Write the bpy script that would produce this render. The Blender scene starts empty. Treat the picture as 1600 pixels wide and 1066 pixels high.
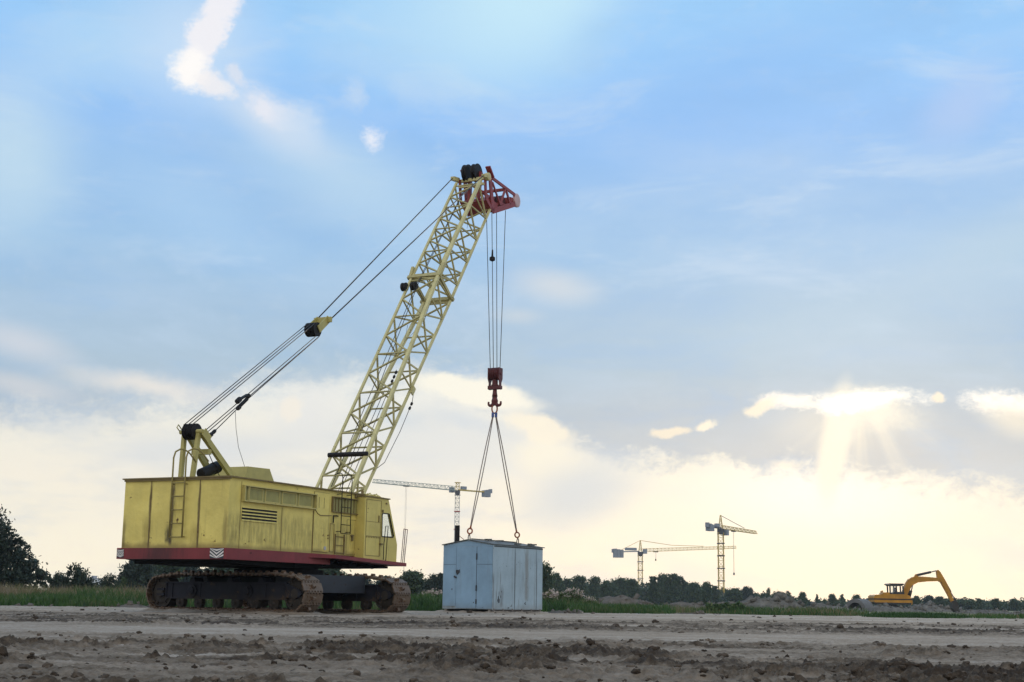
import bpy, bmesh, math, random
import numpy as np
from mathutils import Vector, Matrix, Quaternion

R = math.radians
sc = bpy.context.scene
COL = sc.collection
random.seed(7)
RNG = np.random.default_rng(11)

# ------------------------------------------------------------------ camera
CAM_H, FPX, HOR_Y, ROLL = 0.40, 2222.0, 940.0, R(0.9)
PITCH = math.atan((HOR_Y - 533.0) / FPX)
_fw = Vector((0, math.cos(PITCH), math.sin(PITCH)))
_up = Vector((0, -math.sin(PITCH), math.cos(PITCH)))
_rt = Vector((1, 0, 0))
RT = math.cos(ROLL) * _rt + math.sin(ROLL) * _up
UP = -math.sin(ROLL) * _rt + math.cos(ROLL) * _up
FW = _fw
cam_d = bpy.data.cameras.new('camera')
cam = bpy.data.objects.new('camera', cam_d)
COL.objects.link(cam)
cam_d.sensor_width = 36.0
cam_d.lens = 36.0 * FPX / 1600.0
cam_d.clip_start = 0.1
cam_d.clip_end = 20000.0
cam.matrix_world = Matrix(((RT.x, UP.x, -FW.x, 0), (RT.y, UP.y, -FW.y, 0), (RT.z, UP.z, -FW.z, CAM_H), (0, 0, 0, 1)))
sc.camera = cam


def ray(px, py):
    return FW + RT * ((px - 800.0) / FPX) - UP * ((py - 533.0) / FPX)


def at(px, py, Y):
    d = ray(px, py)
    return Vector((0, 0, CAM_H)) + d * (Y / d.y)


def px_x(px, Y):
    """world x on the ground at distance Y for a bearing read off the photograph"""
    return (px - 800.0) / FPX * Y * 1.016 - 0.0


def az_el(px, py):
    d = ray(px, py).normalized()
    return math.degrees(math.atan2(d.x, d.y)), math.degrees(math.asin(d.z))


# ------------------------------------------------------------------ view
sc.view_settings.view_transform = 'Standard'
sc.view_settings.look = 'None'
sc.view_settings.exposure = 0.0
sc.view_settings.gamma = 1.0
sc.view_settings.use_curve_mapping = False
SUN_AZ, SUN_EL = R(13.4), R(9.0)


# ------------------------------------------------------------------ node helper
def lin(c):
    return tuple(((v / 255.0) / 12.92 if v / 255.0 <= 0.04045 else ((v / 255.0 + 0.055) / 1.055) ** 2.4) for v in c)


class NG:
    def __init__(s, tree):
        s.t = tree
        s.n = tree.nodes
        s.l = tree.links

    def new(s, kind, **kw):
        nd = s.n.new(kind)
        for k, v in kw.items():
            setattr(nd, k, v)
        return nd

    def put(s, sock, v):
        if isinstance(v, bpy.types.NodeSocket):
            s.l.new(v, sock)
        elif v is not None:
            if isinstance(v, (tuple, list)) and sock.type == 'RGBA' and len(v) == 3:
                v = (*v, 1)
            sock.default_value = v

    def math(s, op, a, b=0.0, c=None, clamp=False):
        nd = s.new('ShaderNodeMath', operation=op, use_clamp=clamp)
        s.put(nd.inputs[0], a)
        s.put(nd.inputs[1], b)
        if c is not None:
            s.put(nd.inputs[2], c)
        return nd.outputs[0]

    def smooth(s, v, a, b, lo=0.0, hi=1.0):
        nd = s.new('ShaderNodeMapRange', interpolation_type='SMOOTHSTEP')
        s.put(nd.inputs[0], v)
        for i, x in enumerate((a, b, lo, hi)):
            s.put(nd.inputs[1 + i], x)
        return nd.outputs[0]

    def mix(s, f, a, b, mode='MIX'):
        nd = s.new('ShaderNodeMix', data_type='RGBA', blend_type=mode)
        s.put(nd.inputs[0], f)
        s.put(nd.inputs[6], a)
        s.put(nd.inputs[7], b)
        return nd.outputs[2]

    def noise(s, vec, scale, detail=4.0, rough=0.55, dist=0.0):
        nd = s.new('ShaderNodeTexNoise')
        s.put(nd.inputs['Vector'], vec)
        nd.inputs['Scale'].default_value = scale
        nd.inputs['Detail'].default_value = detail
        nd.inputs['Roughness'].default_value = rough
        nd.inputs['Distortion'].default_value = dist
        return nd

    def mapping(s, vec, loc=(0, 0, 0), rot=(0, 0, 0), scale=(1, 1, 1), kind='POINT'):
        nd = s.new('ShaderNodeMapping', vector_type=kind)
        s.put(nd.inputs[0], vec)
        nd.inputs[1].default_value = loc
        nd.inputs[2].default_value = rot
        nd.inputs[3].default_value = scale
        return nd.outputs[0]

    def ramp(s, v, stops, interp='LINEAR'):
        nd = s.new('ShaderNodeValToRGB')
        cr = nd.color_ramp
        cr.interpolation = interp
        while len(cr.elements) < len(stops):
            cr.elements.new(0.5)
        for e, (p, c) in zip(cr.elements, stops):
            e.position = p
            e.color = (*c, 1)
        s.put(nd.inputs[0], v)
        return nd.outputs[0]

    def curve(s, v, pts):
        nd = s.new('ShaderNodeFloatCurve')
        c = nd.mapping.curves[0]
        while len(c.points) < len(pts):
            c.points.new(0.5, 0.5)
        for p, (x, y) in zip(c.points, pts):
            p.location = (x, y)
            p.handle_type = 'AUTO_CLAMPED'
        nd.mapping.update()
        s.put(nd.inputs['Value'], v)
        return nd.outputs[0]

    def sep(s, vec):
        nd = s.new('ShaderNodeSeparateXYZ')
        s.put(nd.inputs[0], vec)
        return nd.outputs

    def comb(s, x, y, z=0.0):
        nd = s.new('ShaderNodeCombineXYZ')
        for i, v in enumerate((x, y, z)):
            s.put(nd.inputs[i], v)
        return nd.outputs[0]


# ------------------------------------------------------------------ sky
def build_world():
    w = bpy.data.worlds.new('World')
    sc.world = w
    w.use_nodes = True
    g = NG(w.node_tree)
    g.n.clear()
    dirv = g.new('ShaderNodeTexCoord').outputs['Generated']
    x, y, z = g.sep(dirv)[:3]
    az = g.math('MULTIPLY', g.math('ARCTAN2', x, y), 57.29578)
    el = g.math('MULTIPLY', g.math('ARCSINE', z), 57.29578)
    n_big = g.noise(dirv, 7.0, 5.0, 0.55)
    n_fine = g.noise(dirv, 26.0, 6.0, 0.62)
    wx = g.math('MULTIPLY', g.math('SUBTRACT', g.sep(n_big.outputs['Color'])[0], 0.5), 3.2)
    wy = g.math('MULTIPLY', g.math('SUBTRACT', g.sep(n_big.outputs['Color'])[1], 0.5), 1.5)
    fx = g.math('MULTIPLY', g.math('SUBTRACT', g.sep(n_fine.outputs['Color'])[0], 0.5), 1.6)
    fy = g.math('MULTIPLY', g.math('SUBTRACT', g.sep(n_fine.outputs['Color'])[1], 0.5), 1.1)
    azs = g.math('ADD', az, g.math('MULTIPLY', wx, 0.35))
    els = g.math('ADD', el, g.math('MULTIPLY', wy, 0.35))
    azr = g.math('ADD', g.math('ADD', az, g.math('MULTIPLY', wx, 0.25)), fx)
    elr = g.math('ADD', g.math('ADD', el, g.math('MULTIPLY', wy, 0.25)), fy)
    soft = g.comb(azs, els)
    rag = g.comb(azr, elr)
    # streaky cloud grain, longer along the horizon
    grain = g.noise(g.comb(g.math('MULTIPLY', azs, 0.10), g.math('MULTIPLY', els, 0.32)), 1.0, 7.0, 0.58).outputs[0]
    fine = g.noise(g.comb(g.math('MULTIPLY', azr, 0.55), g.math('MULTIPLY', elr, 0.9)), 1.0, 8.0, 0.68).outputs[0]
    hf = g.noise(g.comb(g.math('MULTIPLY', azs, 2.1), g.math('MULTIPLY', els, 3.0)), 1.0, 7.0, 0.7).outputs[0]
    wisp = g.noise(g.mapping(g.comb(azs, els), (0, 0, 0), (0, 0, R(-24)), (0.13, 0.42, 1)), 1.0, 8.0, 0.62, 0.6).outputs[0]

    def elof(y):
        return (az_el(800, y)[1] + 5.0) / 100.0

    e01 = g.math('DIVIDE', g.math('ADD', el, 5.0), 100.0)
    low = g.ramp(e01, [(0.0, (1.06, 0.97, 0.76)), (elof(925), (1.10, 1.0, 0.78)), (elof(850), (1.07, 0.985, 0.79)),
                       (elof(760), (1.0, 0.93, 0.79)), (elof(690), lin((247, 243, 230))), (elof(620), lin((240, 241, 236))), (0.6, lin((235, 240, 245)))])
    deck = g.ramp(e01, [(0.0, lin((214, 214, 212))), (elof(770), lin((206, 210, 211))), (elof(700), lin((194, 202, 209))), (elof(640), lin((182, 197, 211))),
                        (elof(580), lin((174, 198, 217))), (elof(500), lin((168, 198, 225))), (elof(400), lin((163, 201, 236))), (elof(300), lin((156, 198, 241))),
                        (elof(200), lin((151, 199, 252))), (elof(100), lin((153, 205, 255))), (elof(0), lin((158, 210, 255))), (0.62, lin((150, 195, 240))), (1.0, lin((150, 190, 232)))])
    deck = g.mix(g.smooth(grain, 0.42, 0.72, 0.0, 0.30), deck, lin((196, 218, 242)))
    deck = g.mix(g.smooth(grain, 0.52, 0.30, 0.0, 0.34), deck, lin((138, 186, 236)))
    low = g.mix(g.smooth(grain, 0.55, 0.36, 0.0, 0.75), low, lin((222, 226, 228)))
    low = g.mix(g.smooth(fine, 0.50, 0.72, 0.0, 0.30), low, lin((255, 250, 236)))
    low = g.mix(g.smooth(fine, 0.46, 0.26, 0.0, 0.25), low, lin((230, 230, 228)))
    hi_w = g.smooth(el, 6.0, 12.0)
    deck = g.mix(g.math('MULTIPLY', g.smooth(wisp, 0.50, 0.70, 0.0, 0.42), hi_w), deck, lin((205, 225, 246)))
    deck = g.mix(g.smooth(wisp, 0.48, 0.28, 0.0, 0.30), deck, lin((146, 190, 234)))
    deck = g.mix(g.math('MULTIPLY', g.smooth(fine, 0.52, 0.74, 0.0, 0.16), 1.0), deck, lin((208, 222, 238)))

    def blob(col, px, py, rx, ry, c, f=1.0, rot=0.0, kind='soft', lo=0.0, hi=1.0, k=0.0):
        a, e = az_el(px, py)
        sx, sy = rx / 38.6, ry / 38.6
        v = g.mapping(rag if kind == 'rag' else soft, (a, e, 0), (0, 0, R(rot)), (sx, sy, 1), 'TEXTURE')
        gr = g.new('ShaderNodeTexGradient', gradient_type='SPHERICAL')
        g.put(gr.inputs[0], v)
        val = gr.outputs['Fac']
        if k:
            body = g.smooth(val, 0.0, 0.30)
            nz = g.math('ADD', g.math('MULTIPLY', g.math('SUBTRACT', fine, 0.5), k), g.math('MULTIPLY', g.math('SUBTRACT', hf, 0.5), k * 0.9))
            val = g.math('ADD', val, g.math('MULTIPLY', nz, body))
        fac = g.smooth(val, lo, hi, 0.0, f)
        return g.mix(fac, col, c if isinstance(c[0], float) and max(c) > 1.01 else lin(c))

    low = blob(low, 1300, 800, 520, 190, (255, 252, 234), 0.95, 0)
    low = blob(low, 1290, 770, 260, 90, (1.15, 1.09, 0.97), 0.9, 0)
    # lower edge of the cloud deck, bearing -> elevation
    edge = [(-700, 700), (-60, 655), (60, 648), (180, 640), (300, 628), (400, 605), (520, 590), (640, 588), (720, 598), (800, 624), (850, 655), (885, 690), (940, 708),
            (1010, 716), (1130, 722), (1240, 728), (1330, 738), (1420, 748), (1500, 762), (1600, 778), (1700, 790), (2300, 760)]
    pts = [(az_el(a, b)) for a, b in edge]
    pts = [((a + 60) / 120.0, e / 30.0) for a, e in pts]
    pts = [(0.0, 0.3)] + pts + [(1.0, 0.25)]
    azn = g.math('DIVIDE', g.math('ADD', azs, 60.0), 120.0, clamp=True)
    edge_el = g.math('MULTIPLY', g.curve(azn, pts), 30.0)
    d = g.math('SUBTRACT', elr, edge_el)
    d = g.math('ADD', d, g.math('MULTIPLY', g.math('SUBTRACT', fine, 0.5), 3.4))
    d = g.math('ADD', d, g.math('MULTIPLY', g.math('SUBTRACT', hf, 0.5), 1.3))
    softw = g.smooth(az, -2.0, 3.0, 1.0, 0.55)
    m = g.smooth(d, g.math('MULTIPLY', softw, -1.0), softw)
    col = g.mix(m, low, deck)

    # thin veils
    col = blob(col, 800, -10, 240, 190, (206, 241, 255), 0.95, 0)
    col = blob(col, 690, 40, 330, 150, (190, 228, 252), 0.65, 0)
    col = blob(col, 900, -40, 260, 90, (200, 238, 255), 0.6, 28)
    col = blob(col, 20, 240, 150, 190, (203, 229, 244), 0.75, 0)
    col = blob(col, 160, 60, 210, 120, (190, 224, 250), 0.6, 20)
    col = blob(col, 540, 280, 300, 110, (188, 219, 243), 0.75, -20)
    col = blob(col, 420, 190, 170, 55, (214, 229, 246), 0.8, -28)
    col = blob(col, 300, 330, 300, 90, (176, 212, 246), 0.5, -25)
    col = blob(col, 1120, 150, 430, 130, (138, 190, 247), 0.55, 22)
    col = blob(col, 1500, 165, 110, 70, (180, 206, 246), 0.7, 35)
    col = blob(col, 1590, 380, 260, 85, (184, 211, 230), 0.6, 12)
    col = blob(col, 1300, 500, 420, 90, (178, 207, 228), 0.5, 6)
    col = blob(col, 868, 448, 110, 42, (210, 220, 230), 0.85, -10)
    col = blob(col, 810, 495, 60, 20, (205, 216, 226), 0.6, 0)
    col = blob(col, 30, 535, 130, 40, (218, 222, 230), 0.75, -12)
    col = blob(col, 230, 603, 170, 26, (242, 236, 228), 0.85, -6, 'rag')
    col = blob(col, 30, 600, 120, 26, (222, 222, 224), 0.6, -8)
    col = blob(col, 480, 650, 80, 70, (236, 236, 234), 0.8, 20)
    # bright cumulus at the top left, with halo
    col = blob(col, 305, 70, 170, 160, (206, 229, 252), 0.85, 0)
    col = blob(col, 345, -5, 48, 110, (245, 245, 252), 1.0, -12, 'rag', 0.16, 0.66, 0.7)
    col = blob(col, 318, 60, 50, 100, (247, 246, 251), 1.0, -18, 'rag', 0.16, 0.66, 0.7)
    col = blob(col, 296, 108, 52, 46, (1.06, 1.03, 1.0), 1.0, -8, 'rag', 0.14, 0.75, 0.6)
    col = blob(col, 330, 130, 52, 26, (250, 247, 248), 0.85, -26, 'rag', 0.12, 0.75, 0.7)
    col = blob(col, 372, 118, 22, 24, (226, 233, 246), 0.8, 0, 'rag', 0.1, 0.7, 0.6)
    col = blob(col, 420, 172, 80, 38, (236, 239, 249), 0.95, -28, 'rag', 0.10, 0.95, 0.9)
    col = blob(col, 470, 195, 60, 46, (208, 227, 248), 0.75, -25, 'rag', 0.05, 0.9, 0.8)
    col = blob(col, 575, 213, 32, 34, (240, 244, 254), 0.9, 30, 'rag', 0.22, 1.0, 1.1)
    col = blob(col, 552, 148, 30, 36, (196, 220, 247), 0.7, 30, 'rag', 0.1, 0.9, 0.8)
    # cloud texture inside the pale band, left of the bright sun break
    col = blob(col, 745, 612, 130, 26, (255, 251, 236), 1.0, -8, 'rag', 0.0, 0.45, 0.3)
    col = blob(col, 700, 700, 330, 60, (228, 231, 232), 0.75, -4, 'soft', 0.0, 0.8)
    col = blob(col, 720, 655, 110, 26, (218, 225, 231), 0.9, -10, 'rag')
    col = blob(col, 600, 640, 80, 30, (206, 219, 230), 0.85, -20, 'rag')
    col = blob(col, 845, 668, 70, 30, (255, 246, 226), 0.9, -18, 'rag', 0.05, 0.5, 0.5)
    col = blob(col, 860, 720, 90, 40, (255, 248, 228), 0.8, -10, 'rag', 0.0, 0.6, 0.4)
    col = blob(col, 330, 700, 260, 44, (224, 228, 231), 0.85, 4)
    col = blob(col, 905, 770, 150, 76, (216, 223, 228), 0.9, 18, 'soft', 0.0, 0.9)
    col = blob(col, 460, 640, 26, 26, (250, 243, 230), 0.85, 20, 'rag', 0.05, 0.6, 0.5)
    # glow under the deck and the sun break with its shafts
    col = blob(col, 1330, 665, 170, 70, (236, 231, 218), 0.7, 0)
    # shafts of light fanning out below the gap in the clouds
    sa, se = az_el(1345, 600)
    dx = g.math('SUBTRACT', az, sa)
    dy = g.math('SUBTRACT', se, el)
    ang = g.math('ARCTAN2', dx, g.math('MAXIMUM', dy, 0.01))
    rn_ = g.noise(g.comb(g.math('MULTIPLY', ang, 4.0), 3.7), 1.0, 2.0, 0.5).outputs[0]
    rr2 = g.math('SQRT', g.math('ADD', g.math('MULTIPLY', dx, dx), g.math('MULTIPLY', dy, dy)))
    shaft = g.math('MULTIPLY', g.smooth(rn_, 0.42, 0.66), g.math('MULTIPLY', g.smooth(rr2, 5.6, 1.5), g.smooth(dy, 0.3, 2.0)))
    shaft = g.math('MULTIPLY', shaft, g.smooth(g.math('ABSOLUTE', ang), 1.25, 0.5))
    col = g.mix(g.math('MULTIPLY', shaft, 0.50), col, lin((255, 247, 228)))
    dark = g.math('MULTIPLY', g.smooth(rn_, 0.46, 0.30), g.math('MULTIPLY', g.smooth(rr2, 5.2, 1.2), g.smooth(dy, 0.3, 1.6)))
    col = g.mix(g.math('MULTIPLY', dark, 0.35), col, lin((196, 200, 204)))
    col = blob(col, 1308, 695, 30, 120, (255, 249, 232), 0.95, -9, 'soft', 0.0, 0.6)
    col = blob(col, 1370, 640, 86, 46, (255, 250, 234), 0.95, -14, 'rag', 0.05, 0.9, 0.6)
    col = blob(col, 1318, 655, 40, 60, (255, 250, 234), 0.9, 0, 'rag', 0.05, 0.9, 0.5)
    col = blob(col, 1345, 628, 140, 24, (1.6, 1.48, 1.26), 1.0, 3, 'rag', 0.12, 0.95, 1.0)
    col = blob(col, 1240, 630, 90, 17, (1.15, 1.08, 0.97), 1.0, -4, 'rag', 0.10, 0.95, 1.0)
    col = blob(col, 1185, 637, 40, 14, (255, 246, 224), 0.9, 10, 'rag', 0.10, 0.7, 0.7)
    col = blob(col, 1462, 618, 18, 11, (255, 244, 222), 0.9, 25, 'rag', 0.10, 0.7, 0.6)
    col = blob(col, 1575, 630, 96, 30, (1.4, 1.3, 1.14), 1.0, -6, 'rag', 0.10, 0.95, 1.0)
    col = blob(col, 1590, 655, 80, 40, (246, 238, 220), 0.8, -20, 'soft')
    col = blob(col, 1097, 663, 24, 11, (255, 247, 226), 0.95, 12, 'rag', 0.05, 0.6, 0.4)
    col = blob(col, 1045, 672, 36, 11, (250, 238, 216), 0.9, 5, 'rag', 0.05, 0.6, 0.4)
    col = blob(col, 1235, 724, 40, 10, (250, 244, 230), 0.8, 0, 'rag')
    # unseen sky behind the camera, made brighter to light surfaces facing it
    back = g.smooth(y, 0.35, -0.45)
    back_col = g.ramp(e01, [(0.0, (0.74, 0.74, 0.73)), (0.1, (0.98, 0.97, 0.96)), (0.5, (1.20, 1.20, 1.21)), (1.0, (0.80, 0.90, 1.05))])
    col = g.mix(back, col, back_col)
    # daylight sky behind the clouds
    sky = g.new('ShaderNodeTexSky', sky_type='NISHITA')
    sky.sun_disc = False
    sky.sun_elevation = SUN_EL
    sky.sun_rotation = SUN_AZ
    b1 = g.new('ShaderNodeBackground')
    g.l.new(sky.outputs[0], b1.inputs[0])
    b1.inputs[1].default_value = 0.08
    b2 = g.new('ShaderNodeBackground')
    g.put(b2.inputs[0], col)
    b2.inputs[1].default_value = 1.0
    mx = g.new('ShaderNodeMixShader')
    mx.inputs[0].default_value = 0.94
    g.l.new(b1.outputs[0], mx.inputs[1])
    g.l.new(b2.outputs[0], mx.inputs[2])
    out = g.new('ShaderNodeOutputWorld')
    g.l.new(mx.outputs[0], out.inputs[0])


build_world()

sun_d = bpy.data.lights.new('sun', 'SUN')
sun_d.energy = 0.9
sun_d.angle = R(14)
sun_d.color = (1.0, 0.88, 0.70)
sun = bpy.data.objects.new('sun', sun_d)
COL.objects.link(sun)
_sd = Vector((math.sin(SUN_AZ) * math.cos(SUN_EL), math.cos(SUN_AZ) * math.cos(SUN_EL), math.sin(SUN_EL)))
sun.rotation_euler = _sd.to_track_quat('Z', 'Y').to_euler()


# ------------------------------------------------------------------ materials
def material(name, base, rough=0.6, metal=0.0, vary=0.12, vscale=3.0, rust=0.0, rust_col=(0.10, 0.045, 0.02), rscale=6.0,
             streak=0.0, streak_col=(0.09, 0.07, 0.035), bump=0.0, bscale=8.0, seams=(), dirt_low=None, spec=0.4, trans=0.0, attr=None, ramp=None):
    m = bpy.data.materials.new(name)
    m.use_nodes = True
    g = NG(m.node_tree)
    p = g.n['Principled BSDF']
    oc = g.new('ShaderNodeTexCoord').outputs['Object']
    xx, yy, zz = g.sep(oc)[:3]
    if ramp:
        at_ = g.new('ShaderNodeAttribute', attribute_name=attr)
        c = g.ramp(at_.outputs['Fac'], ramp)
    else:
        c = g.mix(0.0, base, base)
    n1 = g.noise(oc, vscale, 5.0, 0.6).outputs[0]
    if vary:
        c = g.mix(1.0, c, g.ramp(n1, [(0.25, (1 - vary,) * 3), (0.75, (1 + vary * 0.6,) * 3)]), 'MULTIPLY')
    ro = rough
    if streak:
        sv = g.mapping(oc, (0, 0, 0), (0, 0, 0), (7.0, 7.0, 0.5))
        sn = g.noise(sv, 1.0, 5.0, 0.65).outputs[0]
        sf = g.math('MULTIPLY', g.smooth(sn, 0.54, 0.76), streak)
        c = g.mix(sf, c, streak_col)
    if dirt_low is not None:
        z0, z1, f, dc = dirt_low
        dn = g.math('ADD', zz, g.math('MULTIPLY', g.math('SUBTRACT', n1, 0.5), (z1 - z0) * 1.8))
        c = g.mix(g.smooth(dn, z1, z0, 0.0, f), c, dc)
    for ax, pos, wid, z0, z1, f, colr in seams:
        # a run of rust with a shape of its own along one seam of the sheet metal
        co = (xx, yy, zz)[ax]
        dd = g.math('ABSOLUTE', g.math('SUBTRACT', co, pos))
        jn = g.noise(g.mapping(oc, (pos, 0, 0), (0, 0, 0), (9.0, 9.0, 1.6)), 1.0, 5.0, 0.7).outputs[0]
        dd = g.math('SUBTRACT', dd, g.math('MULTIPLY', g.math('SUBTRACT', jn, 0.45), wid * 2.2))
        k = g.math('MULTIPLY', g.smooth(dd, wid, 0.0), f)
        k = g.math('MULTIPLY', k, g.math('MULTIPLY', g.smooth(zz, z0 - 0.05, z0 + 0.12), g.smooth(zz, z1 + 0.1, z1 - 0.3)))
        c = g.mix(k, c, colr)
    if rust:
        rn = g.noise(oc, rscale, 7.0, 0.68).outputs[0]
        rn2 = g.noise(oc, rscale * 0.22, 3.0, 0.5).outputs[0]
        rv = g.math('ADD', rn, g.math('MULTIPLY', g.math('SUBTRACT', rn2, 0.5), 0.7))
        rf = g.smooth(rv, 0.80 - 0.32 * rust, 0.86 - 0.30 * rust)
        c = g.mix(rf, c, rust_col)
        ro = g.math('ADD', g.math('MULTIPLY', rf, 0.9 - rough), rough)
    g.put(p.inputs['Base Color'], c)
    g.put(p.inputs['Roughness'], ro)
    p.inputs['Metallic'].default_value = metal
    p.inputs['Specular IOR Level'].default_value = spec
    if bump:
        b = g.new('ShaderNodeBump')
        b.inputs['Strength'].default_value = bump
        b.inputs['Distance'].default_value = 0.12
        bn = g.noise(oc, bscale, 4.0, 0.5).outputs[0]
        g.put(b.inputs['Height'], bn)
        g.l.new(b.outputs[0], p.inputs['Normal'])
    if trans:
        tr = g.new('ShaderNodeBsdfTranslucent')
        g.put(tr.inputs[0], c)
        mx = g.new('ShaderNodeMixShader')
        mx.inputs[0].default_value = trans
        g.l.new(p.outputs[0], mx.inputs[1])
        g.l.new(tr.outputs[0], mx.inputs[2])
        g.l.new(mx.outputs[0], g.n['Material Output'].inputs[0])
    return m


RUSTB = (0.045, 0.022, 0.012)
RUSTD = (0.018, 0.012, 0.010)
RUSTY = (0.16, 0.105, 0.02)
M = {}
M['house'] = material('weathered_yellow_sheet', (0.72, 0.60, 0.165), 0.55, vary=0.20, vscale=1.3, rust=0.33, rscale=9.0, streak=0.18, streak_col=(0.20, 0.16, 0.05),
                      bump=0.5, bscale=1.5, dirt_low=(0.02, 0.18, 0.65, (0.17, 0.12, 0.04)),
                      seams=[(1, 2.50, 0.055, 0.0, 1.7, 0.95, RUSTB), (1, 2.56, 0.20, 0.0, 0.8, 0.45, RUSTY), (1, 1.80, 0.09, 0.05, 1.75, 0.85, RUSTB), (1, 1.86, 0.17, 0.1, 0.62, 0.95, RUSTD),
                             (1, 0.92, 0.05, 0.0, 1.7, 0.85, RUSTB), (1, 1.0, 0.20, 0.0, 0.7, 0.4, RUSTY), (1, 0.06, 0.10, 0.1, 1.0, 0.5, RUSTB), (1, 3.33, 0.09, 0.0, 0.8, 0.6, RUSTB),
                             (0, 2.32, 0.09, 0.0, 1.3, 0.25, RUSTY), (0, 6.22, 0.13, 0.1, 1.5, 0.75, (0.13, 0.09, 0.02)), (0, 4.55, 0.035, 0.05, 1.6, 0.5, RUSTB)])
M['cab'] = material('cab_yellow_paint', (0.60, 0.50, 0.14), 0.5, vary=0.20, vscale=1.4, rust=0.26, rscale=10.0, streak=0.3, streak_col=(0.18, 0.14, 0.05), bump=0.2, bscale=2.0)
M['dull'] = material('faded_olive_yellow', (0.30, 0.28, 0.095), 0.6, vary=0.22, vscale=4.0, rust=0.12, rscale=8.0, streak=0.4, streak_col=(0.10, 0.09, 0.05))
M['trim'] = material('yellow_trim', (0.50, 0.43, 0.15), 0.5, vary=0.2, vscale=5.0, rust=0.3, rscale=14.0)
M['roof'] = material('rusty_roof_edge', (0.20, 0.15, 0.06), 0.75, vary=0.3, vscale=3.0, rust=0.4, rscale=7.0)
M['gantry'] = material('gantry_yellow', (0.42, 0.37, 0.12), 0.5, vary=0.18, vscale=4.0, rust=0.2, rscale=10.0)
M['boom'] = material('boom_pale_yellow', (0.57, 0.515, 0.24), 0.45, vary=0.25, vscale=3.5, rust=0.34, rscale=9.0)
M['boom_shaded'] = material('boom_shaded_yellow', (0.42, 0.37, 0.16), 0.5, vary=0.3, vscale=2.5, rust=0.36, rscale=9.0)  # darker boom yellow: the weaker light inside the lattice put into the colour
M['red'] = material('dark_red_paint', (0.19, 0.026, 0.032), 0.55, vary=0.25, vscale=2.0, rust=0.25, rscale=7.0, rust_col=(0.03, 0.018, 0.015), streak=0.25, streak_col=(0.04, 0.02, 0.02),
                     seams=[(1, 2.0, 0.75, -0.4, 0.3, 0.7, (0.03, 0.012, 0.014))])
M['red_head'] = material('boom_head_red', (0.25, 0.035, 0.035), 0.5, vary=0.2, vscale=3.0, rust=0.2, rscale=9.0, rust_col=(0.05, 0.025, 0.02))
M['red_hook'] = material('hook_dark_red', (0.10, 0.018, 0.018), 0.5, vary=0.3, vscale=8.0, rust=0.3, rscale=9.0, rust_col=(0.03, 0.02, 0.015))
M['black'] = material('greasy_black_steel', (0.014, 0.012, 0.012), 0.55, vary=0.3, vscale=8.0, spec=0.2)
M['under'] = material('dark_underframe', (0.007, 0.007, 0.008), 0.8, vary=0.3, vscale=3.0, spec=0.12)
M['frame'] = material('muddy_blue_track_frame', (0.017, 0.018, 0.026), 0.7, vary=0.4, vscale=3.0, rust=0.6, rscale=3.5, rust_col=(0.062, 0.042, 0.028), dirt_low=(0.15, 0.5, 0.6, (0.075, 0.055, 0.039)), spec=0.15)
M['beam'] = material('dark_blue_beam', (0.026, 0.032, 0.043), 0.55, vary=0.3, vscale=2.0, rust=0.35, rscale=4.0, rust_col=(0.035, 0.03, 0.026))
M['shoe'] = material('worn_track_shoe', (0.145, 0.105, 0.075), 0.55, metal=0.25, vary=0.4, vscale=6.0, rust=0.6, rscale=5.0, rust_col=(0.085, 0.042, 0.020))
M['wheel'] = material('muddy_wheel', (0.030, 0.024, 0.019), 0.8, vary=0.4, vscale=5.0, rust=0.5, rscale=6.0, rust_col=(0.085, 0.060, 0.042))
M['rope'] = material('steel_rope', (0.055, 0.05, 0.05), 0.5, metal=0.3, vary=0.2, vscale=20)
M['sling'] = material('sling_rope', (0.23, 0.19, 0.17), 0.6, vary=0.35, vscale=18, rust=0.4, rscale=10)
M['sling_hook'] = material('rusty_orange_hook', (0.30, 0.085, 0.03), 0.6, vary=0.3, vscale=12)
M['blue_thimble'] = material('blue_thimble', (0.06, 0.10, 0.28), 0.5)
M['pale_sheave'] = material('pale_pink_sheave', (0.55, 0.38, 0.38), 0.5, vary=0.15)
M['white'] = material('off_white_paint', (0.72, 0.70, 0.68), 0.5, vary=0.12)
M['dark_blue'] = material('dark_plate_paint', (0.03, 0.035, 0.05), 0.5)
M['sheet'] = material('pale_blue_sheet', (0.45, 0.58, 0.78), 0.6, vary=0.1)
M['sticker'] = material('grey_round_plate', (0.38, 0.38, 0.40), 0.5)
M['metalbox'] = material('pale_blue_sheet_metal', (0.325, 0.43, 0.50), 0.5, vary=0.2, vscale=1.2, rust=0.38, rscale=7.0, rust_col=(0.055, 0.045, 0.04), streak=0.9, streak_col=(0.13, 0.13, 0.125),
                         seams=[(0, 1.38, 0.05, 0.1, 2.3, 0.55, (0.07, 0.065, 0.06)), (0, 2.12, 0.16, 0.4, 2.35, 0.55, (0.16, 0.14, 0.11)), (0, 0.03, 0.06, 0.1, 1.4, 0.7, (0.06, 0.05, 0.045)), (0, 0.55, 0.14, 0.2, 1.0, 0.5, (0.10, 0.09, 0.085)), (0, 2.78, 0.05, 0.1, 2.0, 0.5, (0.07, 0.065, 0.06))],
                         bump=0.25, bscale=1.6, dirt_low=(0.1, 0.45, 0.35, (0.22, 0.20, 0.17)))
M['metalbox_door'] = material('blue_door_sheet', (0.225, 0.36, 0.495), 0.5, vary=0.2, vscale=1.2, rust=0.22, rscale=8.0, rust_col=(0.05, 0.05, 0.05), streak=0.25, streak_col=(0.16, 0.18, 0.2), bump=0.25, bscale=1.6,
                              dirt_low=(0.1, 0.4, 0.3, (0.16, 0.16, 0.15)))
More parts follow.
